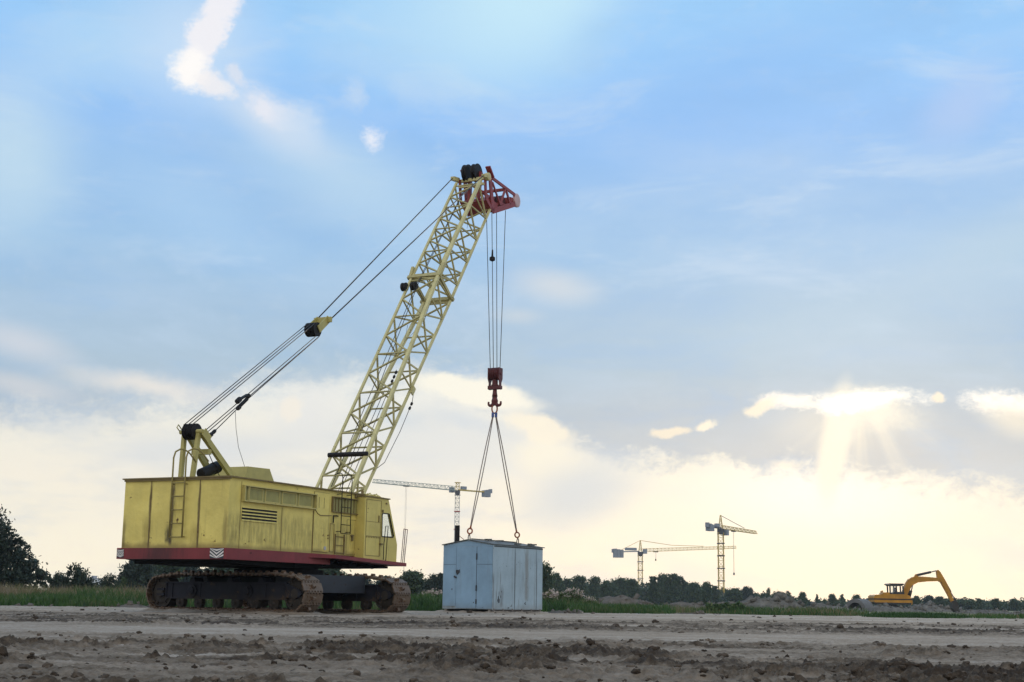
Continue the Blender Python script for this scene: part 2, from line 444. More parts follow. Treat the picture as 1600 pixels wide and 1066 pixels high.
M['metalbox_dark'] = material('dark_box_seam', (0.035, 0.038, 0.045), 0.7)
M['ladder'] = material('dull_ladder_paint', (0.27, 0.22, 0.07), 0.6, vary=0.3, vscale=6.0, rust=0.5, rscale=9.0)
M['boxroof'] = material('grey_roof_sheet', (0.085, 0.092, 0.09), 0.6, vary=0.3, vscale=4.0, rust=0.4, rscale=6.0, rust_col=(0.05, 0.05, 0.035))
M['skid'] = material('muddy_skid', (0.20, 0.18, 0.165), 0.8, vary=0.35, vscale=5.0)
M['exc'] = material('excavator_orange_yellow', (0.46, 0.215, 0.016), 0.45, vary=0.4, vscale=0.9, rust=0.34, rscale=2.5, rust_col=(0.09, 0.05, 0.02), streak=0.4, bump=0.3, bscale=1.0)
M['excd'] = material('excavator_dark', (0.03, 0.028, 0.026), 0.5, vary=0.2)
M['steel'] = material('cylinder_steel', (0.25, 0.23, 0.21), 0.35, metal=0.7)
M['tc_yellow'] = material('tower_crane_yellow', (0.55, 0.40, 0.09), 0.5, vary=0.1, vscale=0.5)
M['tc_white'] = material('tower_crane_white', (0.55, 0.55, 0.52), 0.5, vary=0.1, vscale=0.5)
M['tc_green'] = material('tower_crane_green_grey', (0.30, 0.36, 0.33), 0.5, vary=0.1, vscale=0.5)
M['tc_grey'] = material('counterweight_grey', (0.24, 0.27, 0.32), 0.7, vary=0.1, vscale=0.5)
M['tc_dark'] = material('tower_crane_dark', (0.06, 0.06, 0.07), 0.6)
M['tc_red'] = material('tower_crane_red', (0.45, 0.08, 0.05), 0.6)
M['bark'] = material('bark', (0.07, 0.055, 0.04), 0.9, vary=0.3, vscale=4.0)
M['leaf'] = material('deciduous_leaves', (0, 0, 0), 0.6, vary=0.0, attr='tint', ramp=[(0.0, (0.020, 0.040, 0.020)), (0.6, (0.045, 0.080, 0.030)), (1.0, (0.085, 0.12, 0.045))], trans=0.22)
M['leaf_dark'] = material('dark_leaves', (0, 0, 0), 0.6, vary=0.0, attr='tint', ramp=[(0.0, (0.012, 0.024, 0.018)), (0.7, (0.022, 0.042, 0.026)), (1.0, (0.045, 0.070, 0.034))], trans=0.12)
M['grass'] = material('grass_blades', (0, 0, 0), 0.6, vary=0.0, attr='tint', ramp=[(0.0, (0.016, 0.050, 0.010)), (0.35, (0.036, 0.095, 0.016)), (0.6, (0.075, 0.105, 0.032)), (0.8, (0.17, 0.135, 0.072)), (1.0, (0.23, 0.185, 0.12))], trans=0.3)
M['bloom'] = material('pale_seed_heads', (0.50, 0.42, 0.38), 0.8, vary=0.25, vscale=9.0)
M['weed'] = material('weed_leaves', (0, 0, 0), 0.6, vary=0.0, attr='tint', ramp=[(0.0, (0.03, 0.06, 0.02)), (0.6, (0.06, 0.11, 0.03)), (1.0, (0.16, 0.17, 0.07))], trans=0.25)
M['mound'] = material('grey_brown_earth', (0.130, 0.116, 0.100), 0.95, vary=0.4, vscale=2.2, bump=0.8, bscale=5.0, spec=0.1)
M['rubble'] = material('broken_rubble', (0.150, 0.143, 0.128), 0.95, vary=0.55, vscale=1.6, bump=0.8, bscale=4.0, spec=0.1)
M['concrete'] = material('weathered_concrete', (0.15, 0.15, 0.15), 0.9, vary=0.3, vscale=3.0)
M['render_wall'] = material('pale_building_wall', (0.62, 0.66, 0.72), 0.7, vary=0.1, vscale=0.3)
M['building_glass'] = material('far_window_glass', (0.08, 0.10, 0.13), 0.2)


def glass_mat():
    m = bpy.data.materials.new('cab_glass')
    m.use_nodes = True
    g = NG(m.node_tree)
    g.n.clear()
    t = g.new('ShaderNodeBsdfTransparent')
    t.inputs[0].default_value = (0.93, 0.95, 0.95, 1)
    gl = g.new('ShaderNodeBsdfGlossy')
    gl.inputs['Roughness'].default_value = 0.05
    mx = g.new('ShaderNodeMixShader')
    mx.inputs[0].default_value = 0.07
    g.l.new(t.outputs[0], mx.inputs[1])
    g.l.new(gl.outputs[0], mx.inputs[2])
    o = g.new('ShaderNodeOutputMaterial')
    g.l.new(mx.outputs[0], o.inputs[0])
    return m


M['glass'] = glass_mat()


# ------------------------------------------------------------------ mesh builder
class MB:
    def __init__(s):
        s.v, s.f, s.mi, s.sm = [], [], [], []

    def add(s, vs, fs, mi=0, smooth=False):
        b = len(s.v)
        s.v += [tuple(v) for v in vs]
        s.f += [tuple(i + b for i in f) for f in fs]
        s.mi += [mi] * len(fs)
        s.sm += [smooth] * len(fs)
        return s

    def box(s, x0, x1, y0, y1, z0, z1, mi=0, mat=None):
        vs = [Vector((x, y, z)) for x in (x0, x1) for y in (y0, y1) for z in (z0, z1)]
        if mat is not None:
            vs = [mat @ v for v in vs]
        return s.add(vs, [(0, 1, 3, 2), (4, 6, 7, 5), (0, 4, 5, 1), (2, 3, 7, 6), (0, 2, 6, 4), (1, 5, 7, 3)], mi)

    def beam(s, p0, p1, w, h=None, upv=None, mi=0):
        """rectangular bar from p0 to p1"""
        h = w if h is None else h
        p0, p1 = Vector(p0), Vector(p1)
        d = (p1 - p0).normalized()
        u = Vector(upv) if upv is not None else Vector((0, 0, 1))
        if abs(d.dot(u.normalized())) > 0.98:
            u = Vector((0, 1, 0)) if abs(d.y) < 0.9 else Vector((1, 0, 0))
        a = d.cross(u).normalized()
        b = a.cross(d).normalized()
        vs = [p + a * (sx * w / 2) + b * (sy * h / 2) for p in (p0, p1) for sx, sy in ((-1, -1), (1, -1), (1, 1), (-1, 1))]
        return s.add(vs, [(3, 2, 1, 0), (4, 5, 6, 7), (0, 1, 5, 4), (1, 2, 6, 5), (2, 3, 7, 6), (3, 0, 4, 7)], mi)

    def tube(s, path, r, n=8, mi=0, closed=False):
        path = [Vector(p) for p in path]
        rs = r if isinstance(r, (list, tuple)) else [r] * len(path)
        vs = []
        a = None
        for i, p in enumerate(path):
            if closed:
                d = path[(i + 1) % len(path)] - path[i - 1]
            else:
                d = path[min(i + 1, len(path) - 1)] - path[max(i - 1, 0)]
            d.normalize()
            if a is None:
                a = d.orthogonal().normalized()
            else:
                a = (a - d * a.dot(d))
                a = a.normalized() if a.length > 1e-6 else d.orthogonal().normalized()
            b = d.cross(a)
            vs += [p + (a * math.cos(2 * math.pi * k / n) + b * math.sin(2 * math.pi * k / n)) * rs[i] for k in range(n)]
        fs = []
        m_ = len(path)
        for i in range(m_ if closed else m_ - 1):
            j = (i + 1) % m_
            for k in range(n):
                fs.append((i * n + k, i * n + (k + 1) % n, j * n + (k + 1) % n, j * n + k))
        s.add(vs, fs, mi, True)
        if not closed:
            b0 = len(s.v) - len(vs)
            s.f += [tuple(b0 + k for k in reversed(range(n))), tuple(b0 + (m_ - 1) * n + k for k in range(n))]
            s.mi += [mi, mi]
            s.sm += [False, False]
        return s

    def cyl(s, p0, p1, r, n=20, mi=0):
        return s.tube([p0, p1], r, n, mi)

    def lathe(s, c, axis, prof, n=24, mi=0):
        """prof: list of (along axis, radius)"""
        c, axis = Vector(c), Vector(axis).normalized()
        a = axis.orthogonal().normalized()
        b = axis.cross(a)
        vs = []
        for (h, r) in prof:
            vs += [c + axis * h + (a * math.cos(2 * math.pi * k / n) + b * math.sin(2 * math.pi * k / n)) * r for k in range(n)]
        fs = []
        for i in range(len(prof) - 1):
            for k in range(n):
                fs.append((i * n + k, i * n + (k + 1) % n, (i + 1) * n + (k + 1) % n, (i + 1) * n + k))
        fs.append(tuple(reversed(range(n))))
        fs.append(tuple((len(prof) - 1) * n + k for k in range(n)))
        return s.add(vs, fs, mi, False)

    def prism(s, poly, ext, mi=0):
        n = len(poly)
        ext = Vector(ext)
        p = [Vector(q) for q in poly]
        vs = p + [q + ext for q in p]
        fs = [tuple(reversed(range(n))), tuple(range(n, 2 * n))] + [(i, (i + 1) % n, n + (i + 1) % n, n + i) for i in range(n)]
        return s.add(vs, fs, mi)

    def mesh(s, name, mats):
        me = bpy.data.meshes.new(name)
        me.from_pydata(s.v, [], s.f)
        for m in (mats if isinstance(mats, (list, tuple)) else [mats]):
            me.materials.append(m)
        me.polygons.foreach_set('material_index', s.mi)
        me.polygons.foreach_set('use_smooth', s.sm)
        bm = bmesh.new()
        bm.from_mesh(me)
        bmesh.ops.recalc_face_normals(bm, faces=bm.faces)
        bm.to_mesh(me)
        bm.free()
        return me

    def build(s, name, mats, parent=None, mtx=None):
        o = bpy.data.objects.new(name, s.mesh(name, mats))
        COL.objects.link(o)
        if parent is not None:
            o.parent = parent
        if mtx is not None:
            o.location = mtx.to_translation()
            o.rotation_euler = mtx.to_euler()
        return o


def holed_panel(outer, holes, ext):
    """a flat plate with openings: outer and holes are lists of 3-D points in one plane"""
    bm = bmesh.new()
    es = []
    for loop in [outer] + holes:
        vs = [bm.verts.new(p) for p in loop]
        for i in range(len(vs)):
            es.append(bm.edges.new((vs[i], vs[(i + 1) % len(vs)])))
    bmesh.ops.triangle_fill(bm, use_beauty=True, edges=es)
    r = bmesh.ops.extrude_face_region(bm, geom=list(bm.faces))
    for v in [g_ for g_ in r['geom'] if isinstance(g_, bmesh.types.BMVert)]:
        v.co += Vector(ext)
    bm.verts.index_update()
    mb = MB()
    mb.add([v.co.copy() for v in bm.verts], [tuple(v.index for v in f.verts) for f in bm.faces])
    bm.free()
    return mb


def empty(name, loc, label, cat, group=None, rz=0.0):
    o = bpy.data.objects.new(name, None)
    COL.objects.link(o)
    o.location = loc
    o.rotation_euler = (0, 0, rz)
    o['label'] = label
    o['category'] = cat
    if group:
        o['group'] = group
    return o


def tag(o, label=None, cat=None, group=None, kind=None):
    for k, v in (('label', label), ('category', cat), ('group', group), ('kind', kind)):
        if v:
            o[k] = v
    return o


def array_obj(name, V, F, mat, attr=None, parent=None, smooth=False):
    """big mesh from numpy arrays: V (n,3), F (m,k)"""
    me = bpy.data.meshes.new(name)
    n, (m_, k) = len(V), F.shape
    me.vertices.add(n)
    me.vertices.foreach_set('co', np.ascontiguousarray(V, dtype=np.float32).ravel())
    me.loops.add(m_ * k)
    me.loops.foreach_set('vertex_index', np.ascontiguousarray(F, dtype=np.int32).ravel())
    me.polygons.add(m_)
    me.polygons.foreach_set('loop_start', np.arange(0, m_ * k, k, dtype=np.int32))
    me.polygons.foreach_set('loop_total', np.full(m_, k, dtype=np.int32))
    if smooth:
        me.polygons.foreach_set('use_smooth', np.ones(m_, dtype=bool))
    me.update(calc_edges=True)
    if attr:
        for an, av in attr.items():
            a = me.attributes.new(an, 'FLOAT', 'POINT')
            a.data.foreach_set('value', np.ascontiguousarray(av, dtype=np.float32))
    me.materials.append(mat)
    o = bpy.data.objects.new(name, me)
    COL.objects.link(o)
    if parent is not None:
        o.parent = parent
    return o


# ------------------------------------------------------------------ numpy noise
def _hash(ix, iy, seed):
    h = (ix.astype(np.int64) * 374761393 + iy.astype(np.int64) * 668265263 + seed * 974711) & 0x7fffffff
    h = ((h ^ (h >> 13)) * 1274126177) & 0x7fffffff
    return ((h ^ (h >> 16)) & 0xffff) / 65535.0


def vnoise(x, y, seed=0):
    ix, iy = np.floor(x), np.floor(y)
    fx, fy = x - ix, y - iy
    fx = fx * fx * (3 - 2 * fx)
    fy = fy * fy * (3 - 2 * fy)
    a, b = _hash(ix, iy, seed), _hash(ix + 1, iy, seed)
    c, d = _hash(ix, iy + 1, seed), _hash(ix + 1, iy + 1, seed)
    return (a * (1 - fx) + b * fx) * (1 - fy) + (c * (1 - fx) + d * fx) * fy


def fbm(x, y, seed=0, oct=4, gain=0.5, lac=2.03):
    s, a, t = 0.0, 1.0, 0.0
    for o in range(oct):
        s = s + a * vnoise(x, y, seed + o * 17)
        t += a
        a *= gain
        x, y = x * lac + 3.1, y * lac + 1.7
    return s / t


def billow(x, y, seed=0, oct=3, gain=0.5):
    s, a, t = 0.0, 1.0, 0.0
    for o in range(oct):
        s = s + a * (1 - np.abs(2 * vnoise(x, y, seed + o * 31) - 1))
        t += a
        a *= gain
        x, y = x * 2.1 + 5.3, y * 2.1 + 2.9
    return s / t


def sstep(x, a, b):
    t = np.clip((x - a) / (b - a), 0, 1)
    return t * t * (3 - 2 * t)


# ------------------------------------------------------------------ ground
TILT = math.tan(ROLL)


def road_y(x, y):
    """distance measured across the dirt tracks, which run slightly askew"""
    return y - 0.10 * x * np.clip(y / 20.0, 0.3, 2.5)


def ground_h(x, y):
    q = road_y(x, y)
    wob = (fbm(x * 0.45, q * 0.5, 55, 4) - 0.5)
    q = q * (1 + 0.22 * wob)
    near = sstep(q, 16.0, 11.0)
    mid = sstep(q, 20.0, 23.0) * sstep(q, 36.0, 31.0)
    strip = sstep(q, 14.5, 17.0) * sstep(q, 23.0, 20.5)
    far = sstep(q, 36, 41)
    rough = 0.20 + 0.80 * near + 0.55 * mid + 0.30 * sstep(q, 18.5, 15.0) * sstep(q, 11.5, 14.0)
    patch = sstep(fbm(x * 0.9, q * 1.5, 5, 4), 0.42, 0.58)
    patch2 = sstep(fbm(x * 0.33 + 9, q * 1.3, 25, 4), 0.44, 0.58)
    ruts = (fbm(x * 0.16, q * 2.6, 41, 4) - 0.5) * 0.050 * (near + 0.6 * mid + 0.10)
    lumps = billow(x * 3.4 + 1.5 * fbm(x * 2, y * 2, 7, 2), y * 3.4, 61, 4, 0.6)
    clod = sstep(lumps, 0.46, 0.88) ** 1.4 * 0.042
    clod2 = sstep(billow(x * 7.0 + 2 * fbm(x * 3, y * 3, 15, 2), y * 5.0, 71, 4, 0.65), 0.42, 0.92) ** 1.3 * 0.056
    grit = (fbm(x * 16, y * 13, 81, 4, 0.72) - 0.5) * 0.060
    big = sstep(fbm(x * 0.9, y * 0.9, 91, 4), 0.56, 0.74) * 0.015
    h = ruts + rough * (clod * (0.08 + 0.92 * patch) * (0.25 + 0.75 * patch2) + clod2 * (0.35 + 0.65 * patch) * (0.55 + 0.45 * patch2) + grit * (0.6 + 0.4 * patch) + big * patch2 * near)
    h = h + 0.004 * (fbm(x * 12, y * 12, 3, 2) - 0.5) * 2
    h = h - 0.02 * rough
    return h, rough, patch, patch2, strip, far, near, mid


def build_ground():
    ys = [-200, -90, -40, -15, -5, 0, 2, 3.5, 4.6, 5.4, 5.9]
    y = 6.2
    while y < 16:
        ys.append(y)
        y *= 1.0026
    while y < 70:
        ys.append(y)
        y *= 1.0042
    while y < 1000:
        ys.append(y)
        y *= 1.13
    ys.append(1000)
    ys = np.array(ys)
    ni = 760
    tin = np.linspace(-1, 1, ni)
    wo = np.array([1.06, 1.15, 1.3, 1.6, 2.0, 2.6, 3.3])
    t = np.concatenate([-wo[::-1], tin, wo])
    half = np.maximum(0.43 * np.abs(ys) + 0.6, 3.0)
    X = half[:, None] * t[None, :]
    ext = np.abs(t) > 1
    X = np.where(ext[None, :], np.sign(t)[None, :] * (half[:, None] + (np.abs(t)[None, :] - 1) * np.maximum(half[:, None], 60)), X)
    Y = np.repeat(ys[:, None], len(t), 1)
    h, rough, patch, patch2, strip, far, near, mid = ground_h(X, Y)
    fade = (sstep(Y, 5.0, 6.0) * sstep(Y, 72, 60)) * np.where(np.abs(t)[None, :] > 1.01, 0.0, 1.0)
    # earth pressed up along the tracks and under the box
    for cx_, cy_, ang_, lx_, ly_ in ((-6.45 - 1.75 * math.sin(R(36.7)), 40.5 - 1.75 * math.cos(R(36.7)), -R(36.7), 2.75, 0.36), (-6.45 + 1.75 * math.sin(R(36.7)), 40.5 + 1.75 * math.cos(R(36.7)), -R(36.7), 2.75, 0.36),
                                     (-0.55, 53.0, R(55), 1.6, 1.1)):
        ca, sa = math.cos(ang_), math.sin(ang_)
        u_ = (X - cx_) * ca + (Y - cy_) * sa
        w_ = -(X - cx_) * sa + (Y - cy_) * ca
        dd = np.hypot(np.maximum(np.abs(u_) - lx_, 0), np.maximum(np.abs(w_) - ly_, 0))
        h = h + (0.075 * np.exp(-((dd - 0.12) / 0.14) ** 2) * (0.2 + 1.3 * fbm(X * 2.5, Y * 2.5, 19, 3)) + 0.018 * (dd < 0.02)) * (dd < 0.8)
    Z = h * fade - 0.012
    dry = 0.43 + 0.24 * strip + 0.18 * far * sstep(Y, 90, 60) + 0.20 * (fbm(X * 0.5, Y * 1.6, 8, 4) - 0.5) * 2
    dry = dry + sstep(fbm(X * 0.2, road_y(X, Y) * 1.5, 29, 4), 0.57, 0.68) * 0.26 * (1 - strip)
    dry = dry - 0.16 * mid * patch - 0.20 * near * patch * patch2
    dry = dry - 0.10 * (near + mid) * patch - np.clip(h - 0.01, 0, 0.05) * 2.5 * (near + mid) * (fbm(X * 1.5, Y * 1.5, 66, 3) - 0.2)
    dry = dry - 0.16 * sstep(fbm(X * 0.12, road_y(X, Y) * 1.1, 57, 4), 0.50, 0.62) * (near + 0.5 * mid)
    nr, nc = X.shape
    V = np.stack([X, Y, Z], -1).reshape(-1, 3)
    idx = np.arange(nr * nc).reshape(nr, nc)
    F = np.stack([idx[:-1, :-1], idx[:-1, 1:], idx[1:, 1:], idx[1:, :-1]], -1).reshape(-1, 4)
    m = bpy.data.materials.new('muddy_ground')
    m.use_nodes = True
    g = NG(m.node_tree)
    p = g.n['Principled BSDF']
    oc = g.new('ShaderNodeTexCoord').outputs['Object']
    a = g.new('ShaderNodeAttribute', attribute_name='dry').outputs['Fac']
    n1 = g.noise(oc, 1.3, 8.0, 0.65).outputs[0]
    n2 = g.noise(oc, 14.0, 6.0, 0.7).outputs[0]
    n3 = g.noise(g.mapping(oc, (0, 0, 0), (0, 0, R(5)), (0.25, 2.2, 1)), 1.0, 6.0, 0.6).outputs[0]
    v = g.math('ADD', a, g.math('MULTIPLY', g.math('SUBTRACT', n1, 0.5), 0.5))
    v = g.math('ADD', v, g.math('MULTIPLY', g.math('SUBTRACT', n2, 0.5), 0.95))
    v = g.math('ADD', v, g.math('MULTIPLY', g.math('SUBTRACT', n3, 0.5), 0.5))
    c = g.ramp(v, [(0.0, (0.055, 0.040, 0.028)), (0.20, (0.115, 0.088, 0.063)), (0.40, (0.215, 0.172, 0.128)), (0.60, (0.300, 0.248, 0.194)), (0.85, (0.405, 0.352, 0.298)), (1.0, (0.47, 0.42, 0.37))])
    # beyond the building site the land is meadow
    yy = g.sep(oc)[1]
    c = g.mix(g.smooth(yy, 66.0, 110.0), c, g.ramp(n1, [(0.3, (0.05, 0.075, 0.03)), (0.7, (0.10, 0.11, 0.055))]))
    g.put(p.inputs['Base Color'], c)
    p.inputs['Roughness'].default_value = 0.92
    p.inputs['Specular IOR Level'].default_value = 0.25
    b = g.new('ShaderNodeBump')
    b.inputs['Strength'].default_value = 0.9
    b.inputs['Distance'].default_value = 0.04
    bn = g.math('ADD', g.noise(oc, 30.0, 6.0, 0.7).outputs[0], g.math('MULTIPLY', n2, 1.0))
    g.put(b.inputs['Height'], bn)
    g.l.new(b.outputs[0], p.inputs['Normal'])
    o = array_obj('ground', V, F, m, {'dry': dry.ravel()}, smooth=True)
    o['kind'] = 'structure'
    return o


build_ground()


def lump_verts(rng, n, V0, F0):
    """many jittered copies of a low lump"""
    return V0, F0


def build_clods():
    """loose clods and crumbs of earth strewn over the churned ground"""
    ico = bmesh.new()
    bmesh.ops.create_icosphere(ico, subdivisions=2, radius=1.0)
    ico.verts.index_update()
    V0 = np.array([v.co[:] for v in ico.verts])
    F0 = np.array([[v.index for v in f.verts] for f in ico.faces])
    ico.free()
    rng = np.random.default_rng(5)
    N = 9000
    Vs, Fs, T = [], [], []
    k = 0
    y = 6.3 * (60.0 / 6.3) ** (rng.random(N) ** 1.25)
    x = (rng.random(N) * 2 - 1) * (0.42 * y + 0.4)
    h, rough, patch, patch2, strip, far, near, mid = ground_h(x, y)
    keep = rng.random(N) < np.clip(0.04 + rough * (0.15 + 0.85 * patch * patch2), 0, 1) * (1 - 0.85 * strip)
    size = 0.005 + 0.014 * rng.random(N) ** 3.0 + 0.022 * (rng.random(N) ** 20)
    size *= 1 + 0.03 * y
    for i in np.nonzero(keep)[0]:
        s = size[i]
        d = V0 * (1 + 0.9 * (rng.random((len(V0), 1)) - 0.5))
        sc_ = np.array([1 + 0.5 * rng.random(), 1 + 0.5 * rng.random(), 0.6 + 0.4 * rng.random()]) * s
        a = rng.random() * 6.28
        d = d * sc_
        ca, sa = math.cos(a), math.sin(a)
        d = np.stack([d[:, 0] * ca - d[:, 1] * sa, d[:, 0] * sa + d[:, 1] * ca, d[:, 2]], 1)
        Vs.append(d + np.array([x[i], y[i], h[i] - 0.012 + 0.25 * s]))
        Fs.append(F0 + k)
        T.append(np.full(len(V0), rng.random()))
        k += len(V0)
    m = material('loose_earth', (0, 0, 0), 0.95, vary=0.35, vscale=20.0, attr='tint', ramp=[(0.0, (0.05, 0.037, 0.027)), (0.7, (0.105, 0.082, 0.062)), (1.0, (0.18, 0.147, 0.118))], bump=0.5, bscale=40, spec=0.2)
    o = array_obj('dirt_clods', np.concatenate(Vs), np.concatenate(Fs), m, {'tint': np.concatenate(T)}, smooth=True)
    tag(o, 'loose brown clods and crumbs of earth on the churned ground', 'dirt', kind='stuff')


build_clods()


# ------------------------------------------------------------------ grass
def px_of(x, y):
    return 800 + FPX * x / (y * 1.016)


def build_grass():
    rng = np.random.default_rng(21)

    def field(N, fn):
        x = rng.random(N)
        y = rng.random(N)
        return fn(x, y)
    xs, ys, hs, ts = [], [], [], []

    def add(p0, p1, y0, y1, dens, h0, h1, t0, t1, clump=0.0):
        ym = (y0 + y1) / 2
        area = (p1 - p0) / FPX * ym * (y1 - y0)
        N = int(area * dens)
        u = rng.random(N)
        # ragged near edge
        y = y0 + (y1 - y0) * u
        p = p0 + (p1 - p0) * rng.random(N)
        x = (p - 800) / FPX * y * 1.016
        edge = y0 + 5.0 * (fbm(x * 0.35, x * 0 + 2.0, 3, 4) - 0.35)
        k = y > edge
        k &= rng.random(N) < np.clip(np.minimum(p - p0, p1 - p) / 45.0 + 0.6 * (fbm(x * 0.9, y * 0.3, 71, 3) - 0.5), 0, 1)
        edge = edge + 3.0 * np.clip(1 - np.minimum(p - p0, p1 - p) / 60.0, 0, 1)
        k &= y > edge
        if clump:
            k &= fbm(x * 0.6, y * 0.6, 13, 3) > clump
        x, y = x[k], y[k]
        n = len(x)
        hh = (h0 + (h1 - h0) * rng.random(n) ** 1.6) * (0.55 + 0.9 * fbm(x * 0.5, y * 0.4, 33, 3))
        hh *= 0.45 + 0.55 * sstep(y - edge[k], 0.0, 3.5)
        tt = t0 + (t1 - t0) * np.clip(fbm(x * 0.35, y * 0.8, 43, 3) * 1.3 - 0.25 + 0.35 * (rng.random(n) - 0.5), 0, 1)
        xs.append(x)
        ys.append(y)
        hs.append(hh)
        ts.append(tt)
    add(-160, 250, 50, 63, 130, 0.14, 0.46, 0.0, 0.85, 0.34)
    add(-160, 330, 60, 78, 70, 0.40, 0.90, 0.5, 1.15, 0.36)
    add(120, 240, 56, 66, 50, 0.4, 0.8, 0.1, 0.7)
    add(200, 700, 55, 74, 60, 0.25, 0.70, 0.0, 0.8)
    add(600, 860, 55, 74, 60, 0.25, 0.70, 0.0, 0.7)
    add(838, 1060, 58, 72, 150, 0.12, 0.42, 0.0, 0.70, 0.40)
    add(850, 940, 66, 80, 110, 0.35, 0.80, 0.15, 0.9)
    add(1010, 1360, 64, 82, 40, 0.10, 0.42, 0.25, 1.0, 0.42)
    add(1080, 1330, 64, 72, 80, 0.12, 0.34, 0.0, 0.5, 0.47)
    add(1335, 1500, 58, 68, 160, 0.08, 0.24, 0.0, 0.45)
    add(1480, 1720, 62, 82, 40, 0.06, 0.24, 0.2, 0.9, 0.47)
    x, y, h, t = map(np.concatenate, (xs, ys, hs, ts))
    n = len(x)
    a = rng.random(n) * 6.283
    w = 0.012 + 0.016 * rng.random(n)
    lean = h * (0.15 + 0.45 * rng.random(n))
    la = rng.random(n) * 6.283
    dx, dy = np.cos(a) * w, np.sin(a) * w
    lx, ly = np.cos(la) * lean, np.sin(la) * lean
    z0 = np.full(n, -0.03)
    P = np.stack([np.stack([x - dx, y - dy, z0], 1), np.stack([x + dx, y + dy, z0], 1),
                  np.stack([x + dx * 0.8 + lx * 0.3, y + dy * 0.8 + ly * 0.3, h * 0.6], 1), np.stack([x - dx * 0.8 + lx * 0.3, y - dy * 0.8 + ly * 0.3, h * 0.6], 1),
                  np.stack([x + lx, y + ly, h], 1)], 1)
    V = P.reshape(-1, 3)
    b = np.arange(n) * 5
    F = np.concatenate([np.stack([b, b + 1, b + 2], 1), np.stack([b, b + 2, b + 3], 1), np.stack([b + 3, b + 2, b + 4], 1)])
    o = array_obj('grass', V, F, M['grass'], {'tint': np.repeat(t, 5)})
    tag(o, 'tall green and straw coloured grass along the edge of the dirt site', 'grass', kind='stuff')


build_grass()


# ------------------------------------------------------------------ crawler crane
ROOT = Vector((-6.45, 40.5, 0.0))
PSI = R(26.3)
HC = Vector((-7.074, 36.0, 1.616))          # rear right lower corner of the house
HM = Matrix.Translation(HC - ROOT) @ Matrix.Rotation(math.pi / 2 - PSI, 4, 'Z')
W, L, HH = 3.38, 6.27, 1.77
WC = 1.69
crane = empty('crawler_crane', ROOT, 'old yellow crawler crane with lattice boom, red deck edge and muddy tracks', 'crane')


def hp(mb, name, mats, parent=None):
    """a part in the frame of the slewing house (x forward, y left, z up)"""
    if parent is None:
        return mb.build(name, mats, crane, HM)
    return mb.build(name, mats, parent)


# --- tracks
THETA = R(36.7)
GAUGE, TL, TH, SW = 3.5, 6.3, 1.08, 0.68
TM = Matrix.Rotation(-THETA, 4, 'Z')


def track_path():
    r = 0.45
    cx, cz = TL / 2 - r - 0.06, 0.51
    pts = []
    for k in range(17):                       # front wheel, bottom to top
        a = -math.pi / 2 + k * (math.pi * 0.88) / 16
        pts.append(Vector((cx + r * math.cos(a), 0, cz + r * math.sin(a))))
    top = []
    for k in range(13):
        x = 1.85 - k * 3.7 / 12
        top.append(Vector((x, 0, 1.035 - 0.025 * math.sin(k / 12 * math.pi * 3) ** 2)))
    pts += top
    for k in range(17):
        a = math.pi * 0.62 + k * (math.pi * 0.88) / 16
        pts.append(Vector((-cx + r * math.cos(a), 0, cz + r * math.sin(a))))
    return pts, cx, cz, r


